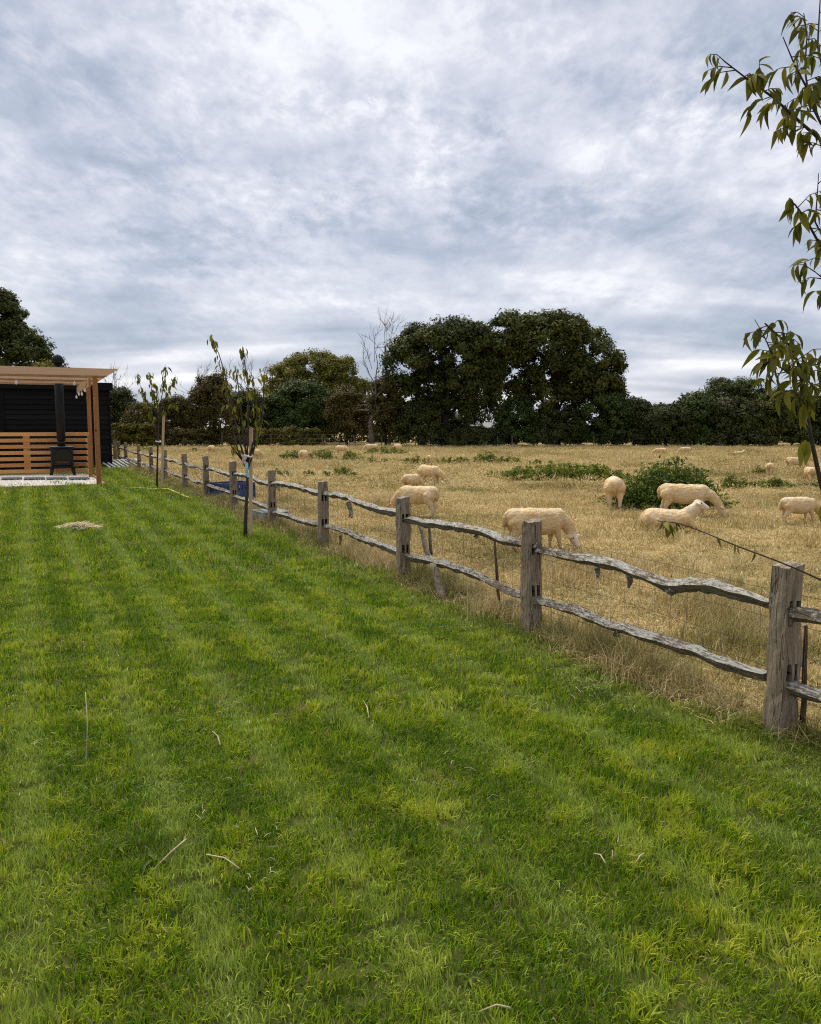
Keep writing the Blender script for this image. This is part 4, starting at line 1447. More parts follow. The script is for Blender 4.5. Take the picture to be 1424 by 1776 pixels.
# column, foot row, heading in degrees (0 = facing right, 90 = away), size, pose, label
flock = [
    (930, 957, 14, 0.88, 'tuck', 'big cream sheep grazing behind the second nearest fence post, facing right'),
    (724, 896, 146, 0.86, 'graze', 'sheep grazing to the left behind the third nearest fence post'),
    (714, 855, 62, 0.72, 'graze_turn', 'sheep seen from behind, partly hidden by the one grazing left'),
    (746, 842, -52, 0.86, 'graze_left', 'sheep grazing head down toward the viewer, right of two other sheep'),
    (744, 806, 84, 0.62, 'graze', 'white rumped sheep just above the one grazing toward the viewer'),
    (690, 786, 60, 0.80, 'graze_fat', 'small far sheep at the right end of the weed strip before the dead tree'),
    (644, 785, 175, 0.80, 'graze_fat', 'far sheep side on at the top edge of a weed strip below the dead tree'),
    (593, 788, -35, 0.78, 'graze', 'far sheep with head turned right, left of the dead tree'),
    (527, 801, 78, 0.80, 'graze', 'sheep seen from behind in green weeds left of the far middle flock'),
    (440, 798, 40, 0.78, 'graze_turn', 'far sheep half hidden by the larger staked sapling'),
    (367, 789, 88, 0.82, 'graze', 'lone far sheep seen from behind between the two staked saplings'),
    (1064, 883, 80, 0.97, 'graze_fat', 'sheep seen from behind just left of the big dark bush'),
    (1188, 897, -16, 0.92, 'graze', 'tan sheep grazing to the right in front of the big dark bush'),
    (1160, 920, -10, 0.95, 'lie', 'sheep lying down with raised head before the big dark bush'),
    (1384, 908, 12, 0.68, 'graze_fat', 'sheep grazing to the right at the right edge of the picture'),
    (1335, 824, 60, 0.62, 'graze_fat', 'cream sheep turned away left of the pair at the right edge'),
    (1380, 815, 0, 0.72, 'graze', 'sheep grazing side on above the round rumped one at the right edge'),
    (1404, 837, 80, 0.70, 'graze_turn', 'round rumped sheep seen from behind by the cherry tree stem'),
    (1145, 791, 170, 0.66, 'graze', 'tiny far sheep facing left, left one of the distant pair at right'),
    (1188, 788, 170, 0.62, 'graze_fat', 'tiny far sheep, right one of the distant pair at right'),
    (1282, 790, 5, 0.62, 'lie', 'tiny white sheep lying far off before the right hand hedgerow'),
]
for (x, y, hd_, sc_, pose, lb) in flock:
    p = at(x, y)
    s = tag(empty('sheep', p, math.radians(hd_)), lb, 'sheep', 'sheep in the dry field')
    s.scale = (sc_,) * 3
    me, eyes = SM[pose]
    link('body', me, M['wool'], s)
    if p.y < 26:
        for e in eyes:
            link('eye', eye_me, M['eye'], s, e)

# ------------------------------------------------------------------ cherry trees
def cherry_leaf():
    V, Fs = [], []
    st = [(0.0, 0.010), (0.12, 0.065), (0.32, 0.115), (0.55, 0.112), (0.78, 0.062), (1.0, 0.0)]
    for t, w in st:
        droop = -0.34 * t * t
        V += [(t, 0, droop), (t, w, droop + 0.075 * w / 0.115), (t, -w, droop + 0.075 * w / 0.115)]
    for i in range(len(st) - 1):
        a, b = i * 3, i * 3 + 3
        Fs += [(a, b, b + 1, a + 1), (a, a + 2, b + 2, b)]
    return V, Fs


LV, LF = cherry_leaf()


def leaf_meshes():
    out = []
    for i, (r, bendf) in enumerate(((0.30, 1.0), (0.5, 1.5), (0.62, 0.6), (0.8, 1.2), (0.4, 2.0))):
        V = np.array(LV)
        V[:, 2] *= bendf
        V[:, 1] *= 1.0 + 0.14 * i
        me = fastmesh('leaf', V, [list(f) for f in LF], np.tile([r, r, r], (len(V), 1)), True)
        me.materials.append(M['cherry_near'])
        out.append(me)
    return out


LEAVES = leaf_meshes()


def leaf_matrix(p, az, down, roll, s):
    return Matrix.Translation(p) @ Euler((0, 0, az)).to_matrix().to_4x4() @ Euler((0, down, 0)).to_matrix().to_4x4() @ Euler((roll, 0, 0)).to_matrix().to_4x4() @ Matrix.Scale(s, 4)


def sample_poly(P, t):
    L = [0]
    for a, b in zip(P, P[1:]):
        L.append(L[-1] + (b - a).length)
    d = t * L[-1]
    for i in range(len(P) - 1):
        if d <= L[i + 1] or i == len(P) - 2:
            f = (d - L[i]) / max(L[i + 1] - L[i], 1e-6)
            return P[i].lerp(P[i + 1], min(f, 1))


# foreground tree whose branches come in from the right
rg = random.Random(11)
TB = Vector((1.80, 3.3, 0))
ft = tag(empty('cherry_tree', TB), 'young cherry tree reaching in from the right edge with drooping leaves', 'tree')
mb = MB()
YT = 3.3
px_branch(mb, [(1490, 1490), (1484, 1250), (1478, 1000), (1482, 700), (1476, 400), (1482, 100), (1470, -250)], 0.028, 0.010, YT, TB, 10)
mb.build('trunk', M['bark_cherry'], ft, True)
fbr = [  # pixel run, depth at root and tip, radius, leaf count, leaf span
    ([(1478, 330), (1424, 243), (1392, 215), (1340, 168), (1300, 140), (1255, 105)], 3.25, 2.85, 0.0075, 46, (0.22, 1.0)),
    ([(1480, 200), (1424, 172), (1398, 150), (1378, 112), (1358, 64)], 3.2, 3.0, 0.006, 22, (0.25, 0.86)),
    ([(1478, 260), (1424, 214), (1404, 175), (1396, 120), (1400, 60), (1394, 22)], 3.3, 3.2, 0.006, 30, (0.3, 1.0)),
    ([(1478, 160), (1430, 130), (1418, 80), (1421, 25), (1424, -30)], 3.3, 3.35, 0.006, 18, (0.25, 1.0)),
    ([(1476, 520), (1424, 428), (1402, 388), (1385, 362), (1370, 346)], 3.25, 3.0, 0.006, 30, (0.25, 1.0)),
    ([(1476, 480), (1432, 420), (1414, 385), (1417, 345), (1420, 300)], 3.3, 3.2, 0.005, 12, (0.3, 1.0)),
    ([(1476, 590), (1440, 520), (1424, 480), (1412, 470)], 3.3, 3.1, 0.005, 12, (0.45, 1.0)),
    ([(1478, 1000), (1424, 840), (1406, 757), (1396, 694), (1390, 655), (1384, 630), (1372, 601), (1345, 578), (1327, 561)], 3.3, 2.9, 0.010, 34, (0.66, 1.0)),
    ([(1388, 650), (1366, 645), (1350, 635), (1335, 605), (1325, 582), (1309, 554)], 2.95, 2.85, 0.004, 26, (0.1, 0.85)),
    ([(1389, 653), (1398, 645), (1407, 635), (1418, 632)], 2.97, 3.0, 0.004, 14, (0.2, 1.0)),
    ([(1390, 658), (1402, 660), (1412, 675), (1426, 700)], 2.97, 3.1, 0.004, 8, (0.2, 1.0)),
    ([(1396, 700), (1388, 690), (1378, 680), (1370, 672)], 3.0, 2.95, 0.003, 14, (0.1, 1.0)),
    ([(1480, 1060), (1424, 1006), (1380, 986), (1340, 970), (1280, 948), (1225, 925), (1180, 908), (1140, 903)], 3.3, 2.7, 0.0042, 8, (0.93, 1.0)),
]
nleaf_total = 0
XV, XQ, XC = [], [], []
lv_, lf__ = np.array(LV), np.array(LF)
for bi, (pts, d0, d1, r, nlv, span) in enumerate(fbr):
    mb = MB()
    n = len(pts) - 1
    P = [dep(x, y, d0 + (d1 - d0) * i / n) - TB for i, (x, y) in enumerate(pts)]
    mb.tube(P, [r * (1 - 0.72 * i / n) for i in range(n + 1)], 7)
    jobs = []
    ext = [] if bi != 12 else [0.55, 0.62, 0.64, 0.72, 0.45]
    ntw = max(2, int(nlv * 2.0 / 4.5))
    for q in range(ntw):
        t = span[0] + (span[1] - span[0]) * (q + 0.3 + 0.7 * rg.random()) / ntw
        p0 = sample_poly(P, min(t, 1.0))
        ang = rg.uniform(0, 2 * math.pi)
        ln_ = rg.uniform(0.035, 0.11) * (0.5 if bi == 12 else 1)
        d_ = Vector((math.cos(ang), 0.7 * math.sin(ang), rg.uniform(-0.25, 0.75))).normalized()
        p1 = p0 + d_ * ln_ * 0.6
        p2 = p1 + (d_ + Vector((0, 0, -0.55))).normalized() * ln_ * 0.5
        mb.tube([p0, p1, p2], [0.0022, 0.0016, 0.001], 4)
        for f_ in (0.35, 0.55, 0.75, 0.9, 1.0)[:4 + (q % 2)]:
            jobs.append((sample_poly([p0, p1, p2], f_), ang + rg.uniform(-1.3, 1.3), 0.061 * rg.uniform(0.6, 1.35) * (0.75 if bi == 12 else 1)))
    for t in ext:
        jobs.append((sample_poly(P, t), rg.uniform(0, 6.28), 0.035))
    br = mb.build('branch', M['bark_cherry'], ft, True)
    for q, (p, az, s) in enumerate(jobs):
        mt = leaf_matrix(p, az, min(max(rg.gauss(0.85, 0.45), -0.3), 1.6), rg.uniform(-0.9, 0.9), s)
        if q % 2:
            A = np.array(mt)
            XQ.append(lf__ + len(lv_) * len(XV))
            XV.append((lv_ * np.array([1, 1.1, rg.uniform(0.3, 2)])) @ A[:3, :3].T + A[:3, 3])
            XC.append(np.full((len(lv_), 3), rg.uniform(0.1, 0.95)))
            continue
        o = link('leaf', LEAVES[min(4, int(rg.random() * 5))], None, br)
        o.matrix_local = mt
        nleaf_total += 1
link('leaves', fastmesh('leaves', np.concatenate(XV), np.concatenate(XQ), np.concatenate(XC), True), M['cherry_near'], ft)['kind'] = 'stuff'
for (x, y, Y, s) in ((1397, 763, 3.0, 0.095), (1402, 766, 3.0, 0.085), (1430, 872, 3.1, 0.11), (1394, 702, 3.0, 0.09), (1400, 700, 3.0, 0.085), (1398, 705, 3.0, 0.08)):
    o = link('leaf', LEAVES[3], None, ft)
    o.matrix_local = leaf_matrix(dep(x, y, Y) - TB, rg.uniform(0, 6.28), rg.uniform(1.1, 1.5), rg.uniform(-0.6, 0.6), s)


def sapling(label, bx_, by_, trunk_px, branches, leafn, leafsize, seed, stake_px, tie_y, rtr):
    base = at(bx_, by_)
    Y = base.y
    rg = random.Random(seed)
    rn = np.random.default_rng(seed)
    root = tag(empty('cherry_sapling', base), label, 'tree')
    mb = MB()
    P = [dep(x, y, Y) - base for x, y in trunk_px]
    P[0].z = -0.05
    nP = len(P) - 1
    mb.tube(P, [rtr * (1 - 0.5 * i / nP) for i in range(nP + 1)], 8)
    mb.build('trunk', M['bark_cherry'], root, True)
    LVs, LQs, LC = [], [], []
    lv = np.array(LV) * np.array([1, 1.4, 1])
    lf = np.array(LF)
    for pts, n in branches:
        mb = MB()
        dy = rg.uniform(-0.3, 0.3)
        m_ = len(pts) - 1
        B = [dep(x, y, Y + dy * i / m_) - base for i, (x, y) in enumerate(pts)]
        mb.tube(B, [rtr * 0.42 * (1 - 0.75 * i / m_) + 0.002 for i in range(m_ + 1)], 5)
        mb.build('branch', M['bark_cherry'], root, True)
        for q in range(n):
            cl = rg.choice((1.0, 0.95, 0.8, 0.62, 0.45, rg.uniform(0.3, 1)))
            p = sample_poly(B, min(1, max(0.2, cl + rg.gauss(0, 0.035)))) + Vector((rg.gauss(0, 0.03), rg.gauss(0, 0.05), rg.gauss(0, 0.025)))
            mt = leaf_matrix(p, rg.uniform(0, 6.28), min(1.55, max(0.2, rg.gauss(1.0, 0.35))), rg.uniform(-0.6, 0.6), leafsize * rg.uniform(0.7, 1.25))
            A = np.array(mt)
            LQs.append(lf + len(lv) * len(LVs))
            LVs.append(lv @ A[:3, :3].T + A[:3, 3])
            LC.append(np.full((len(lv), 3), min(1, max(0, rg.gauss(0.5, 0.22)))))
    cr_ = link('crown', fastmesh('crown', np.concatenate(LVs), np.concatenate(LQs), np.concatenate(LC)), M['cherry_leaf'], root)
    cr_['kind'] = 'stuff'
    (sx, sy), (tx, ty) = stake_px
    sb_ = at(sx, sy)
    tp = dep(tx, ty, sb_.y)
    return base, root, sb_, tp


base1, sap1, sb1, tp1 = sapling('smaller cherry sapling with yellowing leaves near the pergola', 272, 852,
    [(272, 852), (273, 800), (274, 760), (276, 720), (278, 700)],
    [([(273, 770), (268, 735), (255, 700), (244, 672), (238, 650)], 46), ([(275, 735), (268, 700), (262, 670), (258, 648)], 46), ([(277, 705), (282, 680), (286, 655), (288, 636)], 40),
     ([(278, 705), (290, 685), (298, 668), (303, 655)], 40), ([(274, 745), (262, 715), (252, 690), (246, 678)], 30), ([(276, 725), (276, 700), (272, 680), (270, 665)], 34), ([(276, 735), (286, 712), (296, 700), (305, 705)], 20)],
    0, 0.135, 21, ((276, 850), (279, 719)), 765, 0.028)
base2, sap2, sb2, tp2 = sapling('larger cherry sapling with bare lower branches and sparse leaves', 425, 935,
    [(425, 935), (426, 900), (428, 860), (429, 830), (428, 800)],
    [([(428, 805), (418, 775), (410, 740), (402, 700), (392, 655), (380, 615), (368, 586)], 44), ([(428, 800), (430, 760), (431, 710), (430, 670), (424, 630), (422, 604)], 36),
     ([(426, 810), (412, 780), (404, 745), (396, 705), (388, 660), (390, 640)], 18), ([(429, 805), (440, 765), (446, 720), (442, 680), (436, 650)], 36), ([(429, 800), (446, 765), (455, 720), (457, 680), (460, 642)], 30),
     ([(427, 790), (421, 745), (418, 705), (412, 660), (408, 635)], 22), ([(429, 815), (438, 790), (448, 752), (452, 720)], 10), ([(422, 800), (410, 785), (405, 780), (404, 775)], 6)],
    0, 0.105, 22, ((432, 933), (433.5, 742)), 790, 0.032)
leafy = None


def planed_stake(label, sb_, tp, w):
    o = tag(empty('tree_stake', sb_), label, 'stake')
    d = tp - sb_
    m = MB()
    m.loft([[(-w, -w, -0.1), (w, -w, -0.1), (w, w, -0.1), (-w, w, -0.1)], [(d.x - w, d.y - w, d.z), (d.x + w, d.y - w, d.z), (d.x + w, d.y + w, d.z), (d.x - w, d.y + w, d.z)]])
    m.build('shaft', M['stake_new'], o)
    return o


st1 = planed_stake('thin pale wooden stake beside the smaller sapling', sb1 + Vector((0.06, 0.03, 0)), tp1 + Vector((0.06, 0.03, 0)), 0.026)
st2 = planed_stake('thin pale wooden stake beside the larger sapling', sb2 + Vector((0.01, 0.04, 0)), tp2 + Vector((0.01, 0.04, 0)), 0.024)
for lb, (x0, y0), b, w in (('white plastic tie binding the smaller sapling to its stake', (274, 766), base1, 0.05), ('white plastic tie binding the larger sapling to its stake', (430, 791), base2, 0.05)):
    p = dep(x0, y0, b.y - 0.02)
    m = MB()
    m.tube([(w * 1.3 * math.cos(a), w * math.sin(a) + 0.02, 0.012 * math.sin(2 * a)) for a in (2 * math.pi * q / 12 for q in range(13))], 0.014, 5)
    tag(m.build('tree_tie', M['tie'], None, True, loc=p), lb, 'tie')
p = dep(427, 800, base2.y - 0.07)
tp_ = tag(empty('plastic_tape', p), 'faded pink and turquoise tape hanging from the larger sapling', 'tape')
def ribbon(z0, z1, x0, x1, w):
    m = MB()
    for i in range(9):
        t = i / 8
        xx = x0 + (x1 - x0) * t + 0.008 * math.sin(t * 7)
        m.ring([(xx - w, 0.01 * math.sin(t * 9), z0 + (z1 - z0) * t), (xx + w * (1 - 0.4 * t), 0.012 * math.cos(t * 8), z0 + (z1 - z0) * t + 0.005)])
    for i in range(8):
        m.f.append((2 * i, 2 * i + 1, 2 * i + 3, 2 * i + 2))
    return m
ribbon(0.07, -0.03, -0.03, -0.02, 0.032).build('pink_strip', M['pink_tape'], tp_)
ribbon(-0.02, -0.24, -0.01, 0.03, 0.026).build('turquoise_strip', M['teal_tape'], tp_)

# ------------------------------------------------------------------ weeds in the field
def weed(label, x0, x1, yb, yt, mat, n, size, group=None, name='weed_clump', cat='weeds', seed=0, dense=1.0):
    rng = np.random.default_rng(seed + 900)
    a, b = at(x0, yb), at(x1, yb)
    Y = a.y
    h = dep((x0 + x1) / 2, yt, Y).z
    w = b.x - a.x
    root = tag(empty(name, ((a.x + b.x) / 2, Y, 0)), label, cat, group)
    ns_ = max(6, int(n / 60))
    dpt = min(w * 0.35, 1.2)
    sx = rng.uniform(-0.5, 0.5, ns_) * w
    sy = rng.uniform(-0.4, 0.6, ns_) * dpt + dpt * 0.5
    prof = 1 - (np.abs(sx) / (w * 0.5)) ** 2.5 * 0.6
    shh = h * prof * rng.uniform(0.4, 1.2, ns_)
    k = rng.integers(0, ns_, n)
    t = rng.uniform(0.05, 1.0, n) ** 0.75
    spread = (0.10 + 0.22 * (1 - t)) * min(h, 0.7) * dense
    P = np.stack([sx[k] + rng.normal(size=n) * spread, sy[k] + rng.normal(size=n) * spread, t * shh[k]], 1)
    N = unit(rng.normal(size=(n, 3)) * 0.8 + np.array([0, -0.2, 0.8]))
    P[:, 2] = np.maximum(P[:, 2], 0.02)
    V, Q = leaf_quads(P, N, size, rng, 0.45)
    shd = np.clip(rng.normal(0.45, 0.2, n) + 0.12 * rng.normal(size=ns_)[k], 0, 1)
    link('leaves', fastmesh('leaves', V, Q, np.repeat(np.stack([shd] * 3, 1), 4, 0)), M[mat], root)
    m = MB()
    for i in range(ns_):
        m.tube([(sx[i], sy[i], -0.02), (sx[i] + rng.normal() * 0.03, sy[i], shh[i] * 0.5), (sx[i] + rng.normal() * 0.05, sy[i], shh[i])], [0.008, 0.006, 0.003], 4)
    m.build('stems', M['nettle_stem'], root)
    return root


M['nettle_stem'] = plain('weed_stem', (0.07, 0.075, 0.03), 0.8)
weed('big dark green leafy bush among the sheep', 1096, 1238, 884, 806, 'nettle_dark', 9500, 0.085, None, 'nettle_bush', 'bush', 1, 1.5)
weed('long low strip of green weeds reaching left from the big dark bush', 884, 1092, 834, 807, 'nettle', 7000, 0.10, None, 'weed_strip', 'weeds', 2, 1.2)
g = 'weed clumps in the dry field'
WL = ((486, 520, 799, 780, 900, 'green weed clump just left of the sheep seen from behind in weeds'),
      (534, 586, 799, 781, 1200, 'wide green weed clump just right of the sheep seen from behind in weeds'),
      (592, 628, 799, 784, 800, 'green weed clump just below the far sheep left of the dead tree'),
      (628, 705, 789, 776, 1500, 'long weed strip around two far sheep below the dead tree'),
      (464, 503, 827, 812, 700, 'weed clump behind the fifth nearest fence post'),
      (525, 545, 826, 816, 400, 'small weed tuft above the rail left of the fourth nearest fence post'),
      (560, 616, 827, 812, 900, 'broad weed clump just above the fourth nearest fence post'),
      (637, 652, 803, 792, 400, 'small weed tuft under the far sheep standing side on'),
      (660, 672, 803, 793, 300, 'smallest weed tuft left of the white rumped sheep'),
      (692, 745, 806, 793, 900, 'weed clump touching the left of the white rumped sheep'),
      (752, 828, 805, 795, 1200, 'long flat weed clump right of the white rumped sheep'),
      (824, 862, 804, 786, 1000, 'tallest weed clump in the middle distance below the grey shed roof'),
      (862, 905, 805, 790, 700, 'thin weed clump right of the tallest middle distance clump'),
      (915, 960, 808, 797, 500, 'faint weed clump just above the long weed strip'),
      (845, 885, 828, 815, 600, 'weed clump at the left end of the long weed strip'),
      (1258, 1282, 850, 825, 700, 'upright weed clump first right of the big dark bush'),
      (1284, 1302, 849, 828, 400, 'thin upright weeds second right of the big dark bush'),
      (1304, 1322, 846, 830, 300, 'thin weed tuft left of the wide clump below the turned away sheep'),
      (1324, 1378, 848, 831, 1200, 'wide weed clump below the cream sheep turned away at right'),
      (1380, 1424, 848, 838, 700, 'low weed clump at the right edge below the round rumped sheep'),
      (244, 262, 782, 774, 300, 'far weed tuft left of the smaller sapling'),
      (325, 345, 784, 776, 300, 'far weed tuft left of the lone sheep between the saplings'),
      (398, 420, 790, 778, 400, 'far weed clump left of the larger sapling'),
      (1308, 1330, 823, 808, 300, 'weed tuft touching the left side of the turned away cream sheep'))
for i, (x0, x1, yb, yt, n, lb) in enumerate(WL):
    weed(lb, x0, x1, yb, yt, 'nettle', int(n * 1.3), 0.085 if yb < 815 else 0.065, g, 'weed_clump', 'weeds', 10 + i)

# ------------------------------------------------------------------ odds and ends along the fence
p = at(352, 868)
p = p + VU * 0.68
crate = tag(empty('plastic_crate', p, ANG + 0.25), 'blue plastic crate lying in the field behind the fence', 'crate')
m = MB()
for s in (-1, 1):
    pass
Lc, Wc, Hc = 0.40, 0.34, 0.40
def crate_wall(x0, y0, x1, y1, name):
    m = MB()
    d = Vector((x1 - x0, y1 - y0, 0))
    n = d.normalized()
    nr = Vector((n.y, -n.x, 0)) * 0.012
    def slab(t0, t1, z0, z1):
        a, b = Vector((x0, y0, 0)) + d * t0, Vector((x0, y0, 0)) + d * t1
        m.loft([[a - nr + Vector((0, 0, z0)), b - nr + Vector((0, 0, z0)), b + nr + Vector((0, 0, z0)), a + nr + Vector((0, 0, z0))],
                [a - nr + Vector((0, 0, z1)), b - nr + Vector((0, 0, z1)), b + nr + Vector((0, 0, z1)), a + nr + Vector((0, 0, z1))]])
    slab(0, 1, 0, Hc * 0.55)
    slab(0, 1, Hc * 0.86, Hc)
    nn = 11
    for i in range(nn + 1):
        t = i / nn
        slab(max(0, t - 0.025), min(1, t + 0.025), Hc * 0.55, Hc * 0.86)
    m.build(name, M['blue_plastic'], crate)
crate_wall(-Lc, -Wc, Lc, -Wc, 'side')
crate_wall(-Lc, Wc, Lc, Wc, 'side')
crate_wall(-Lc, -Wc, -Lc, Wc, 'end')
crate_wall(Lc, -Wc, Lc, Wc, 'end')
bx('base', (-Lc, -Wc, 0.0), (Lc, Wc, 0.03), M['blue_plastic'], crate)
# grey trough
p = at(424, 906) + VU * 0.46
tr_ = tag(empty('feed_trough', p, ANG + 0.1), 'pale grey trough of boards lying behind the fence near the larger sapling', 'trough')
tr_.scale = (0.7, 0.8, 1.0)
bx('side', (-0.33, -0.42, 0.0), (-0.29, 0.42, 0.17), M['grey_plastic'], tr_, 0.004)
bx('side', (0.29, -0.42, 0.0), (0.33, 0.42, 0.17), M['grey_plastic'], tr_, 0.004)
bx('end', (-0.286, -0.42, 0.0), (0.286, -0.385, 0.15), M['grey_plastic'], tr_, 0.004)
bx('end', (-0.286, 0.385, 0.0), (0.286, 0.42, 0.15), M['grey_plastic'], tr_, 0.004)
for q in range(5):
    bx('lid_board', (-0.36, -0.40 + q * 0.165, 0.175 + 0.004 * (q % 2)), (0.36, -0.26 + q * 0.165, 0.195 + 0.004 * (q % 2)), M['grey_plastic'], tr_, 0.003)
# white grille panel and a second under it
p = at(217, 812)
gp = tag(empty('metal_grille', p, ANG + 0.2), 'white slatted metal grille lying by the shed corner', 'grille')
for q in range(9):
    MB().tube([(-0.75 + q * 0.17, -0.7, 0.05 + 0.01 * q), (-0.72 + q * 0.17, 0.85, 0.28 + 0.005 * q)], 0.035, 6).build('bar', M['white_metal'], gp)
for yy, zz_ in ((-0.65, 0.03), (0.8, 0.25)):
    MB().tube([(-0.9, yy, zz_), (0.75, yy, zz_ + 0.08)], 0.03, 6).build('cross_bar', M['white_metal'], gp)
# grey stone behind the second bay
p = hit(886, 1032, F0 + VU * 0.25, VU)
p.z = 0
m = MB()
m.loft([[(0.13 * math.cos(a) * s, 0.08 * math.sin(a) * s, z) for a in (2 * math.pi * q / 10 for q in range(10))] for z, s in ((-0.02, 0.9), (0.03, 1.0), (0.09, 0.75), (0.11, 0.35))])
tag(m.build('stone', M['slab'], None, True, loc=p), 'grey stone lying under the rail in the dry grass', 'stone')
# yellow hose
pts = [at(x, y) + Vector((0, 0, 0.062)) for x, y in ((219, 851), (232, 850.5), (245, 851), (258, 852), (275, 852.5), (292, 852.5), (300, 856), (312, 861), (322, 866), (331, 869))]
tag(MB().tube(pts, 0.022, 6).build('garden_hose', M['yellow'], None, True), 'yellow hose lying on the lawn near the smaller sapling', 'hose')

# ------------------------------------------------------------------ grass
def blades_mesh(name, n, R, L, wd, rng, lean=0.5, mat=None, lay=0.0, coarse=0.0):
    """a tuft of n curved blades rooted within radius R"""
    r = R * np.sqrt(rng.uniform(0, 1, n))
    a = rng.uniform(0, 2 * np.pi, n)
    base = np.stack([r * np.cos(a), r * np.sin(a), np.zeros(n)], 1)
    az = rng.uniform(0, 2 * np.pi, n)
    ln = L * rng.uniform(0.55, 1.25, n)
    tilt = np.abs(rng.normal(lean, 0.28, n))
    d0 = np.stack([np.cos(az) * np.sin(tilt * 0.5), np.sin(az) * np.sin(tilt * 0.5), np.cos(tilt * 0.5)], 1)
    t1 = np.minimum(tilt * 1.5 + lay, 1.75)
    d1 = np.stack([np.cos(az) * np.sin(t1), np.sin(az) * np.sin(t1), np.cos(t1)], 1)
    wa = az + np.pi / 2 + rng.normal(0, 0.7, n)
    sd = np.stack([np.cos(wa), np.sin(wa), np.zeros(n)], 1)
    w = (wd * rng.uniform(0.6, 1.3, n))[:, None] * 0.5
    m1 = base + d0 * (ln * 0.5)[:, None]
    tip = m1 + d1 * (ln * 0.55)[:, None]
    base[:, 2] -= 0.004
    V = np.stack([base - sd * w, base + sd * w, m1 + sd * w * 0.9, m1 - sd * w * 0.9, tip + sd * w * 0.12, tip - sd * w * 0.12], 1).reshape(-1, 3)
    i = np.arange(n)[:, None] * 6
    Q = np.concatenate([i + np.array([[0, 1, 2, 3]]), i + np.array([[3, 2, 4, 5]])], 0)
    v = rng.uniform(0, 1, n)
    dr = rng.uniform(0, 1, n)
    col = np.repeat(np.stack([v, dr, np.full(n, coarse)], 1), 6, 0)
    me = fastmesh(name, V, Q, col, True)
    me.materials.append(mat)
    return me


def proto_coll(name, meshes):
    c = bpy.data.collections.new(name)
    for i, me in enumerate(meshes):
        o = bpy.data.objects.new('%s_%02d' % (name, i), me)
        c.objects.link(o)
    return c


def scatter(name, P, rot, scl_, idx, coll, label, cat):
    me = bpy.data.meshes.new(name)
    me.vertices.add(len(P))
    me.vertices.foreach_set('co', np.asarray(P, np.float32).ravel())
    a = me.attributes.new('rot', 'FLOAT_VECTOR', 'POINT')
    a.data.foreach_set('vector', np.asarray(rot, np.float32).ravel())
    a = me.attributes.new('scl', 'FLOAT_VECTOR', 'POINT')
    a.data.foreach_set('vector', np.asarray(scl_, np.float32).ravel())
    a = me.attributes.new('idx', 'INT', 'POINT')
    a.data.foreach_set('value', np.asarray(idx, np.int32))
    me.update()
    o = bpy.data.objects.new(name, me)
    C.objects.link(o)
    tag(o, label, cat, None, 'stuff')
    ng = bpy.data.node_groups.new(name, 'GeometryNodeTree')
    ng.interface.new_socket('Geometry', in_out='INPUT', socket_type='NodeSocketGeometry')
    ng.interface.new_socket('Geometry', in_out='OUTPUT', socket_type='NodeSocketGeometry')
    N = ng.nodes
    gi, go = N.new('NodeGroupInput'), N.new('NodeGroupOutput')
    ci = N.new('GeometryNodeCollectionInfo')
    ci.inputs['Collection'].default_value = coll
    ci.inputs['Separate Children'].default_value = True
    ci.inputs['Reset Children'].default_value = True
    ip = N.new('GeometryNodeInstanceOnPoints')
    ip.inputs['Pick Instance'].default_value = True

    def na(nm, ty):
        n = N.new('GeometryNodeInputNamedAttribute')
        n.data_type = ty
        n.inputs['Name'].default_value = nm
        return n.outputs['Attribute']
    er = N.new('FunctionNodeEulerToRotation')
    ng.links.new(na('rot', 'FLOAT_VECTOR'), er.inputs[0])
    ng.links.new(er.outputs[0], ip.inputs['Rotation'])
    ng.links.new(na('scl', 'FLOAT_VECTOR'), ip.inputs['Scale'])
    ng.links.new(na('idx', 'INT'), ip.inputs['Instance Index'])
    ng.links.new(gi.outputs[0], ip.inputs['Points'])
    ng.links.new(ci.outputs[0], ip.inputs['Instance'])
    ng.links.new(ip.outputs[0], go.inputs[0])
    md = o.modifiers.new('scatter', 'NODES')
    md.node_group = ng
    return o


def band_points(y0, y1, dens, rng, xm=0.60, pad=0.7):
    """random ground points in the camera's wedge with some margin, between two distances"""
    ar = (y1 - y0) * (2 * xm * (y0 + y1) / 2 + 2 * pad)
    n = int(ar * dens)
    i = np.arange(n)
    q1 = (0.5 + i * 0.7548776662466927) % 1.0            # even, never gridded
    q2 = (0.5 + i * 0.5698402909980532) % 1.0
    Y = np.sqrt(q1 * (y1 ** 2 - y0 ** 2) + y0 ** 2)
    X = (2 * q2 - 1) * (xm * Y + pad)
    jit = 0.35 / math.sqrt(dens)
    X = X + rng.normal(0, jit, n)
    Y = Y + rng.normal(0, jit, n)
    return X, Y


def foff(X, Y):
    return (X - FB) * VU.x + Y * VU.y


def lowfreq(X, Y, s, seed):
    return np.array([mnoise.noise(Vector((x * s, y * s, seed))) for x, y in zip(X, Y)])


rng = np.random.default_rng(77)
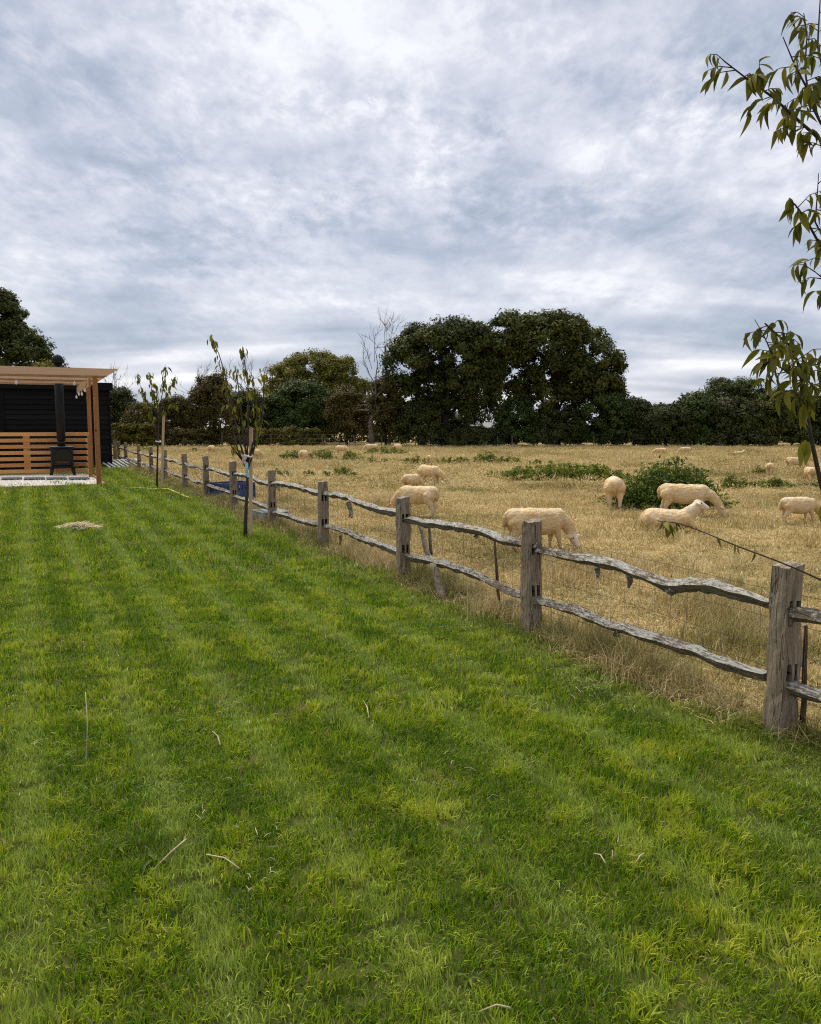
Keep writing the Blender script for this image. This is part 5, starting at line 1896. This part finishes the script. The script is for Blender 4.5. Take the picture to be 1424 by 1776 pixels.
# mown lawn: finer tufts near, coarser far
protos = []
bands = ((1.5, 4.6, 250, 0.075, 68, 0.044, 0.0040), (4.2, 9.2, 100, 0.12, 72, 0.046, 0.0060), (8.6, 19, 34, 0.21, 74, 0.06, 0.0105), (18, 40, 11, 0.40, 84, 0.065, 0.019))
lp_, lr_, ls_, li_ = [], [], [], []
lw = NT  # unused alias
for bi, (y0, y1, dens, R, nb_, L, wd) in enumerate(bands):
    for v in range(5):
        # the last variant of each band is a coarse yellow-green tuft with longer leaves
        if v == 4:
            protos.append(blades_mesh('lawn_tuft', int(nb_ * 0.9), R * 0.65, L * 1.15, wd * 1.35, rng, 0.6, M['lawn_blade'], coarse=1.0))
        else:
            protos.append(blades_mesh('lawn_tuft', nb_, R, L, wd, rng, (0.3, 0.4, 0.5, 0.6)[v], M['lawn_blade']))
    X, Y = band_points(y0, y1, dens, rng)
    off = foff(X, Y)
    wob = 0.22 * np.sin(Y * 2.1) + 0.12 * np.sin(Y * 5.7 + X)
    keep = (off < 0.02 + wob * 0.8) & (Y > y0)
    # keep off the gravel pad and the shed
    lx = (X - O.x) * VU.x + (Y - O.y) * VU.y
    ly = (X - O.x) * VV.x + (Y - O.y) * VV.y
    keep &= ~((lx < 0.22) & (ly > -0.12))
    keep &= ~((lx < sr + 0.05) & (ly > SY - 0.1))
    X, Y, off = X[keep], Y[keep], off[keep]
    n = len(X)
    lf_ = lowfreq(X, Y, 1.4, 1.0)
    lf2 = lowfreq(X, Y, 5.0, 4.0)
    bandp = np.sin((off + 0.1 * lowfreq(X, Y, 1.3, 8.0)) * 2 * np.pi / 0.56)
    sc = 0.9 + 0.40 * lf_ + 0.42 * lf2 + rng.normal(0, 0.16, n)
    sc = np.clip(sc, 0.55, 1.8)
    idx = rng.integers(0, 4, n) + bi * 5
    coarse = (lf2 + 0.6 * lf_ + rng.normal(0, 0.18, n)) > 0.34
    idx = np.where(coarse, 4 + bi * 5, idx)
    lean = 0.30 * np.where(bandp > 0.55, 1, -0.5) + rng.normal(0, 0.14, n)
    rotz = rng.uniform(0, 6.283, n)
    # rotation: spin about z, then tip along the fence direction
    tipx = -lean * VV.y
    tipy = lean * VV.x
    lp_.append(np.stack([X, Y, np.full(n, 0.006)], 1))
    lr_.append(np.stack([tipx, tipy, rotz], 1))
    ls_.append(np.stack([np.full(n, 1.0), np.full(n, 1.0), sc], 1))
    li_.append(idx)
# XYZ euler turns about x first; spin each tuft before tipping it instead
LR = np.concatenate(lr_)
from math import cos, sin
def spin_then_tip(R_):
    out = np.empty_like(R_)
    for i, (a, b, c) in enumerate(R_):
        q = Euler((a, b, 0)).to_quaternion() @ Euler((0, 0, c)).to_quaternion()
        e = q.to_euler()
        out[i] = (e.x, e.y, e.z)
    return out
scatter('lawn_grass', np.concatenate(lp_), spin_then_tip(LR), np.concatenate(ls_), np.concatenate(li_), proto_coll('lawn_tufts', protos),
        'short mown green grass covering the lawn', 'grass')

# dry pasture
protos = []
bands = ((1.6, 10.5, 60, 0.16, 70, 0.095, 0.0056), (9.5, 23, 21, 0.27, 80, 0.082, 0.0095), (21, 68, 4.6, 0.58, 92, 0.080, 0.021))
lp_, lr_, ls_, li_ = [], [], [], []
for bi, (y0, y1, dens, R, nb_, L, wd) in enumerate(bands):
    for v in range(5):
        protos.append(blades_mesh('pasture_tuft', nb_, R, L * (0.7, 0.9, 1.0, 1.1, 1.7)[v], wd, rng, (1.1, 0.9, 0.8, 1.0, 0.45)[v], M['field_blade'], lay=0.35))
    X, Y = band_points(y0, y1, dens, rng)
    off = foff(X, Y)
    wob = 0.22 * np.sin(Y * 2.1) + 0.12 * np.sin(Y * 5.7 + X)
    keep = (off > -0.10 + wob * 0.5)
    X, Y, off = X[keep], Y[keep], off[keep]
    n = len(X)
    lf_ = lowfreq(X, Y, 0.9, 2.0)
    lf2 = lowfreq(X, Y, 0.25, 6.0)
    sc = np.clip(0.85 + 0.6 * lf_ + 0.3 * lf2 + rng.normal(0, 0.14, n), 0.4, 1.8)
    idx = rng.integers(0, 4, n)
    idx = np.where((lf_ + rng.normal(0, 0.2, n)) > 0.38, 4, idx) + bi * 5
    lp_.append(np.stack([X, Y, np.zeros(n)], 1))
    lr_.append(np.stack([rng.normal(0, 0.18, n), rng.normal(0, 0.18, n), rng.uniform(0, 6.283, n)], 1))
    ls_.append(np.stack([np.ones(n), np.ones(n), sc], 1))
    li_.append(idx)
scatter('pasture_grass', np.concatenate(lp_), np.concatenate(lr_), np.concatenate(ls_), np.concatenate(li_), proto_coll('pasture_tufts', protos),
        'dry straw coloured grass covering the sheep field', 'grass')

# long uncut grass along the fence
protos = [blades_mesh('verge_tuft', 46, 0.10, L, 0.0045, rng, ln, M['verge_blade'], lay=0.15) for L, ln in ((0.26, 0.35), (0.32, 0.45), (0.20, 0.6), (0.38, 0.3))]
protos += [blades_mesh('verge_tuft', 50, 0.14, L, 0.009, rng, ln, M['verge_blade'], lay=0.15) for L, ln in ((0.24, 0.4), (0.30, 0.5))]
s = rng.uniform(-2.6, 36, 1250)
s = np.concatenate([s, rng.uniform(-2.6, 8, 260)])
u = rng.normal(0.10, 0.13, len(s))
pp = np.array([FO.x, FO.y])[None] + s[:, None] * np.array([VV.x, VV.y]) + u[:, None] * np.array([VU.x, VU.y])
n = len(s)
lf_ = lowfreq(pp[:, 0], pp[:, 1], 1.2, 3.0)
keep = (lf_ + rng.normal(0, 0.25, n)) > -0.15
pp, s, u, lf_ = pp[keep], s[keep], u[keep], lf_[keep]
n = len(s)
sc = np.clip(0.5 + 0.45 * lf_ + rng.normal(0, 0.18, n), 0.2, 1.15)
idx = np.where(s > 9, rng.integers(4, 6, n), rng.integers(0, 4, n))
scatter('verge_grass', np.stack([pp[:, 0], pp[:, 1], np.zeros(n)], 1), np.stack([rng.normal(0, 0.15, n), rng.normal(0, 0.15, n), rng.uniform(0, 6.28, n)], 1),
        np.stack([np.ones(n), np.ones(n), sc], 1), idx, proto_coll('verge_tufts', protos), 'long uncut grass along the foot of the fence', 'grass')

# gravel chips on the pad
prot = []
for v in range(4):
    rg_ = random.Random(v)
    m = MB()
    m.loft([[(0.03 * s * math.cos(a) * rg_.uniform(0.8, 1.2), 0.022 * s * math.sin(a) * rg_.uniform(0.8, 1.2), z) for a in (2 * math.pi * q / 6 for q in range(6))] for z, s in ((0.0, 0.7), (0.015, 1.0), (0.03, 0.6))])
    me = m.mesh('chip')
    me.materials.append(M['white_chip'])
    prot.append(me)
n = 9000
lx, ly = rng.uniform(-PW + 0.2, 0.08, n), rng.uniform(0.03, DB - 0.1, n)
pp = np.stack([O.x + lx * VU.x + ly * VV.x, O.y + lx * VU.y + ly * VV.y, np.full(n, 0.028)], 1)
scatter('gravel_chips', pp, np.stack([rng.normal(0, 0.5, n), rng.normal(0, 0.5, n), rng.uniform(0, 6.28, n)], 1), np.repeat(rng.uniform(0.4, 0.85, n)[:, None], 3, 1),
        rng.integers(0, 4, n), proto_coll('chips', prot), 'white stone chips covering the pad under the pergola', 'gravel')

# cut dry stalks lying on the lawn
def stalks(n, sel, L0, L1, wd, rng, zlo=0.03):
    Vs, Qs = [], []
    i = 0
    X, Y = sel
    for x, y in zip(X, Y):
        a = rng.uniform(0, 6.28)
        L = rng.uniform(L0, L1)
        d = np.array([math.cos(a), math.sin(a), rng.normal(0, 0.12)])
        sd = np.array([-math.sin(a), math.cos(a), 0]) * wd * rng.uniform(0.6, 1.3)
        p = np.array([x, y, zlo + rng.uniform(0, 0.02)])
        k_ = np.array([0, 0, rng.uniform(0, 0.012)]) + sd * rng.normal() * 2
        up = np.array([0, 0, 1.0]) * wd * 0.7
        pts = [p, p + d * L * 0.5 + k_, p + d * L]
        for q in pts:
            Vs += [q - sd, q + sd, q + up]
        for b in (0, 3):
            for (e, f) in ((0, 1), (1, 2), (2, 0)):
                Qs.append((i + b + e, i + b + f, i + b + 3 + f, i + b + 3 + e))
        i += 9
    return np.array(Vs), Qs


t = NT('cut_straw')
M['straw'] = t.done(t.pbsdf(t.ramp(t.noise(t.pos(), 7, 3), [(0.3, (0.34, 0.28, 0.14)), (0.7, (0.66, 0.60, 0.40))]), 0.8, None, 0.2))
Xs, Ys = band_points(1.7, 12, 16, rng)
lfA = lowfreq(Xs, Ys, 1.1, 12.0)
kp = ((lfA + rng.normal(0, 0.15, len(Xs))) > 0.22) & (foff(Xs, Ys) < -0.25)
CX_, CY_ = [Xs[kp]], [Ys[kp]]
for (x_, y_, n_, sg) in ((350, 1400, 10, 0.10), (440, 1440, 8, 0.10), (455, 1530, 9, 0.06), (640, 1240, 8, 0.08), (380, 1235, 10, 0.16), (912, 1240, 9, 0.10), (1100, 1495, 7, 0.06),
                         (1060, 1200, 30, 0.2), (1150, 1180, 30, 0.25), (1240, 1235, 30, 0.2), (980, 1170, 24, 0.2), (50, 1280, 16, 0.25), (110, 1330, 12, 0.2)):
    q_ = at(x_, y_)
    CX_.append(rng.normal(q_.x, sg, n_))
    CY_.append(rng.normal(q_.y, sg * 1.3, n_))
V1, Q1 = stalks(0, (np.concatenate(CX_), np.concatenate(CY_)), 0.025, 0.075, 0.0018, rng, 0.026)
o = link('cut_straw', fastmesh('cut_straw', V1, Q1), M['straw'])
tag(o, 'dry cut stalks strewn over the lawn', 'straw', None, 'stuff')
# a few longer dry stalks one can pick out
for i, (xa, ya, xb, yb, lb) in enumerate((
        (148, 1200, 149, 1320, 'long pale dry stalk standing upright in the lawn at left'), (630, 1215, 640, 1245, 'short forked dry stalk in the middle of the lawn'),
        (262, 1512, 322, 1456, 'pale stem of cut thistle lying in the left foreground'), (358, 1482, 415, 1506, 'straight dry stalk lying right of the cut thistle stem'),
        (368, 1268, 382, 1292, 'small curved dry stalk left of the lawn middle'), (1030, 1480, 1050, 1497, 'short pale stalk lying in the right foreground'),
        (830, 1755, 885, 1748, 'horizontal pale stalk at the bottom edge of the lawn'), (1100, 1500, 1117, 1480, 'pale stubby stalk leaning in the right foreground'))):
    a, b = at(xa, ya, 0.045), at(xb, yb, 0.05)
    if i == 0:
        b = at(xb, yb, 0.02)
        a = dep(xa, ya, b.y + 0.12)
    mid = (a + b) / 2 + Vector((0.006, 0.01, 0.008))
    tag(MB().tube([Vector((0, 0, 0)), mid - b, a - b], [0.0035, 0.003, 0.0018], 5).build('dry_stalk', M['straw'], None, True, loc=b), lb, 'stalk')

# hay heap on the lawn
hp = at(137, 921)
rngh = np.random.default_rng(9)
nh = 700
ax, ay = rngh.normal(0, 0.13, nh), rngh.normal(0, 0.075, nh)
Vh, Qh = stalks(0, (ax, ay), 0.05, 0.16, 0.004, rngh, 0.0)
zadd = np.repeat(0.07 * np.exp(-(ax / 0.17) ** 2 - (ay / 0.14) ** 2) * rngh.uniform(0.3, 1, nh) + 0.055, 9)
Vh[:, 2] += zadd
hay = tag(empty('hay_heap', hp), 'flat heap of pale dry hay lying on the lawn', 'hay')
M['hay'] = plain('pale_hay', (0.78, 0.66, 0.43), 0.9, 0.1, 0, 0.3, 9)
M['hay_soil'] = plain('brown_soil', (0.12, 0.075, 0.045), 0.95, 0.1, 0, 0.4, 20, 0.6)
h_ = link('straw', fastmesh('straw', Vh, Qh), M['hay'], hay)
h_['kind'] = 'stuff'
m = MB()
m.loft([[(0.05 + 0.13 * s * math.cos(a), 0.04 + 0.09 * s * math.sin(a), z) for a in (2 * math.pi * q / 12 for q in range(12))] for z, s in ((0.0, 1.0), (0.05, 0.8), (0.085, 0.4), (0.095, 0.1))])
m.build('soil_clod', M['hay_soil'], hay, True)

# broad-leaved weeds in the mown grass
def rosette(x, y, n, L, seed, label, group=None):
    rg = random.Random(seed)
    p = at(x, y, 0.01)
    V, Q, Cc = [], [], []
    for i in range(n):
        az = 2 * math.pi * i / n + rg.uniform(-0.4, 0.4)
        mt = leaf_matrix(Vector((0, 0, 0.01)), az, -rg.uniform(0.25, 0.75), rg.uniform(-0.4, 0.4), L * rg.uniform(0.7, 1.2))
        A = np.array(mt)
        lv = np.array(LV) * np.array([1, 0.8, 1.6])
        Q.append(np.array(LF) + len(lv) * len(V))
        V.append(lv @ A[:3, :3].T + A[:3, 3])
        Cc.append(np.full((len(lv), 3), rg.uniform(0.3, 0.9)))
    o = link('lawn_weed', fastmesh('lawn_weed', np.concatenate(V), np.concatenate(Q), np.concatenate(Cc), True), M['lawn_weed'], None, p)
    tag(o, label, 'weed', group)


M['lawn_weed'] = foliage('lawn_weed_leaves', (0.05, 0.085, 0.015), (0.10, 0.155, 0.022), (0.17, 0.22, 0.035), 0.3)
rosette(268, 1500, 9, 0.085, 1, 'largest broad leaved weed in the left foreground of the lawn')
rosette(205, 1478, 8, 0.07, 2, 'broad leaved weed left of the largest one in the foreground')
rosette(812, 1705, 6, 0.055, 3, 'small upright leafy weed near the bottom middle of the lawn')
rosette(888, 1545, 7, 0.055, 4, 'small leafy weed above the bottom middle one in the lawn')
rosette(1092, 1622, 6, 0.055, 5, 'small leafy weed in the right foreground of the lawn')
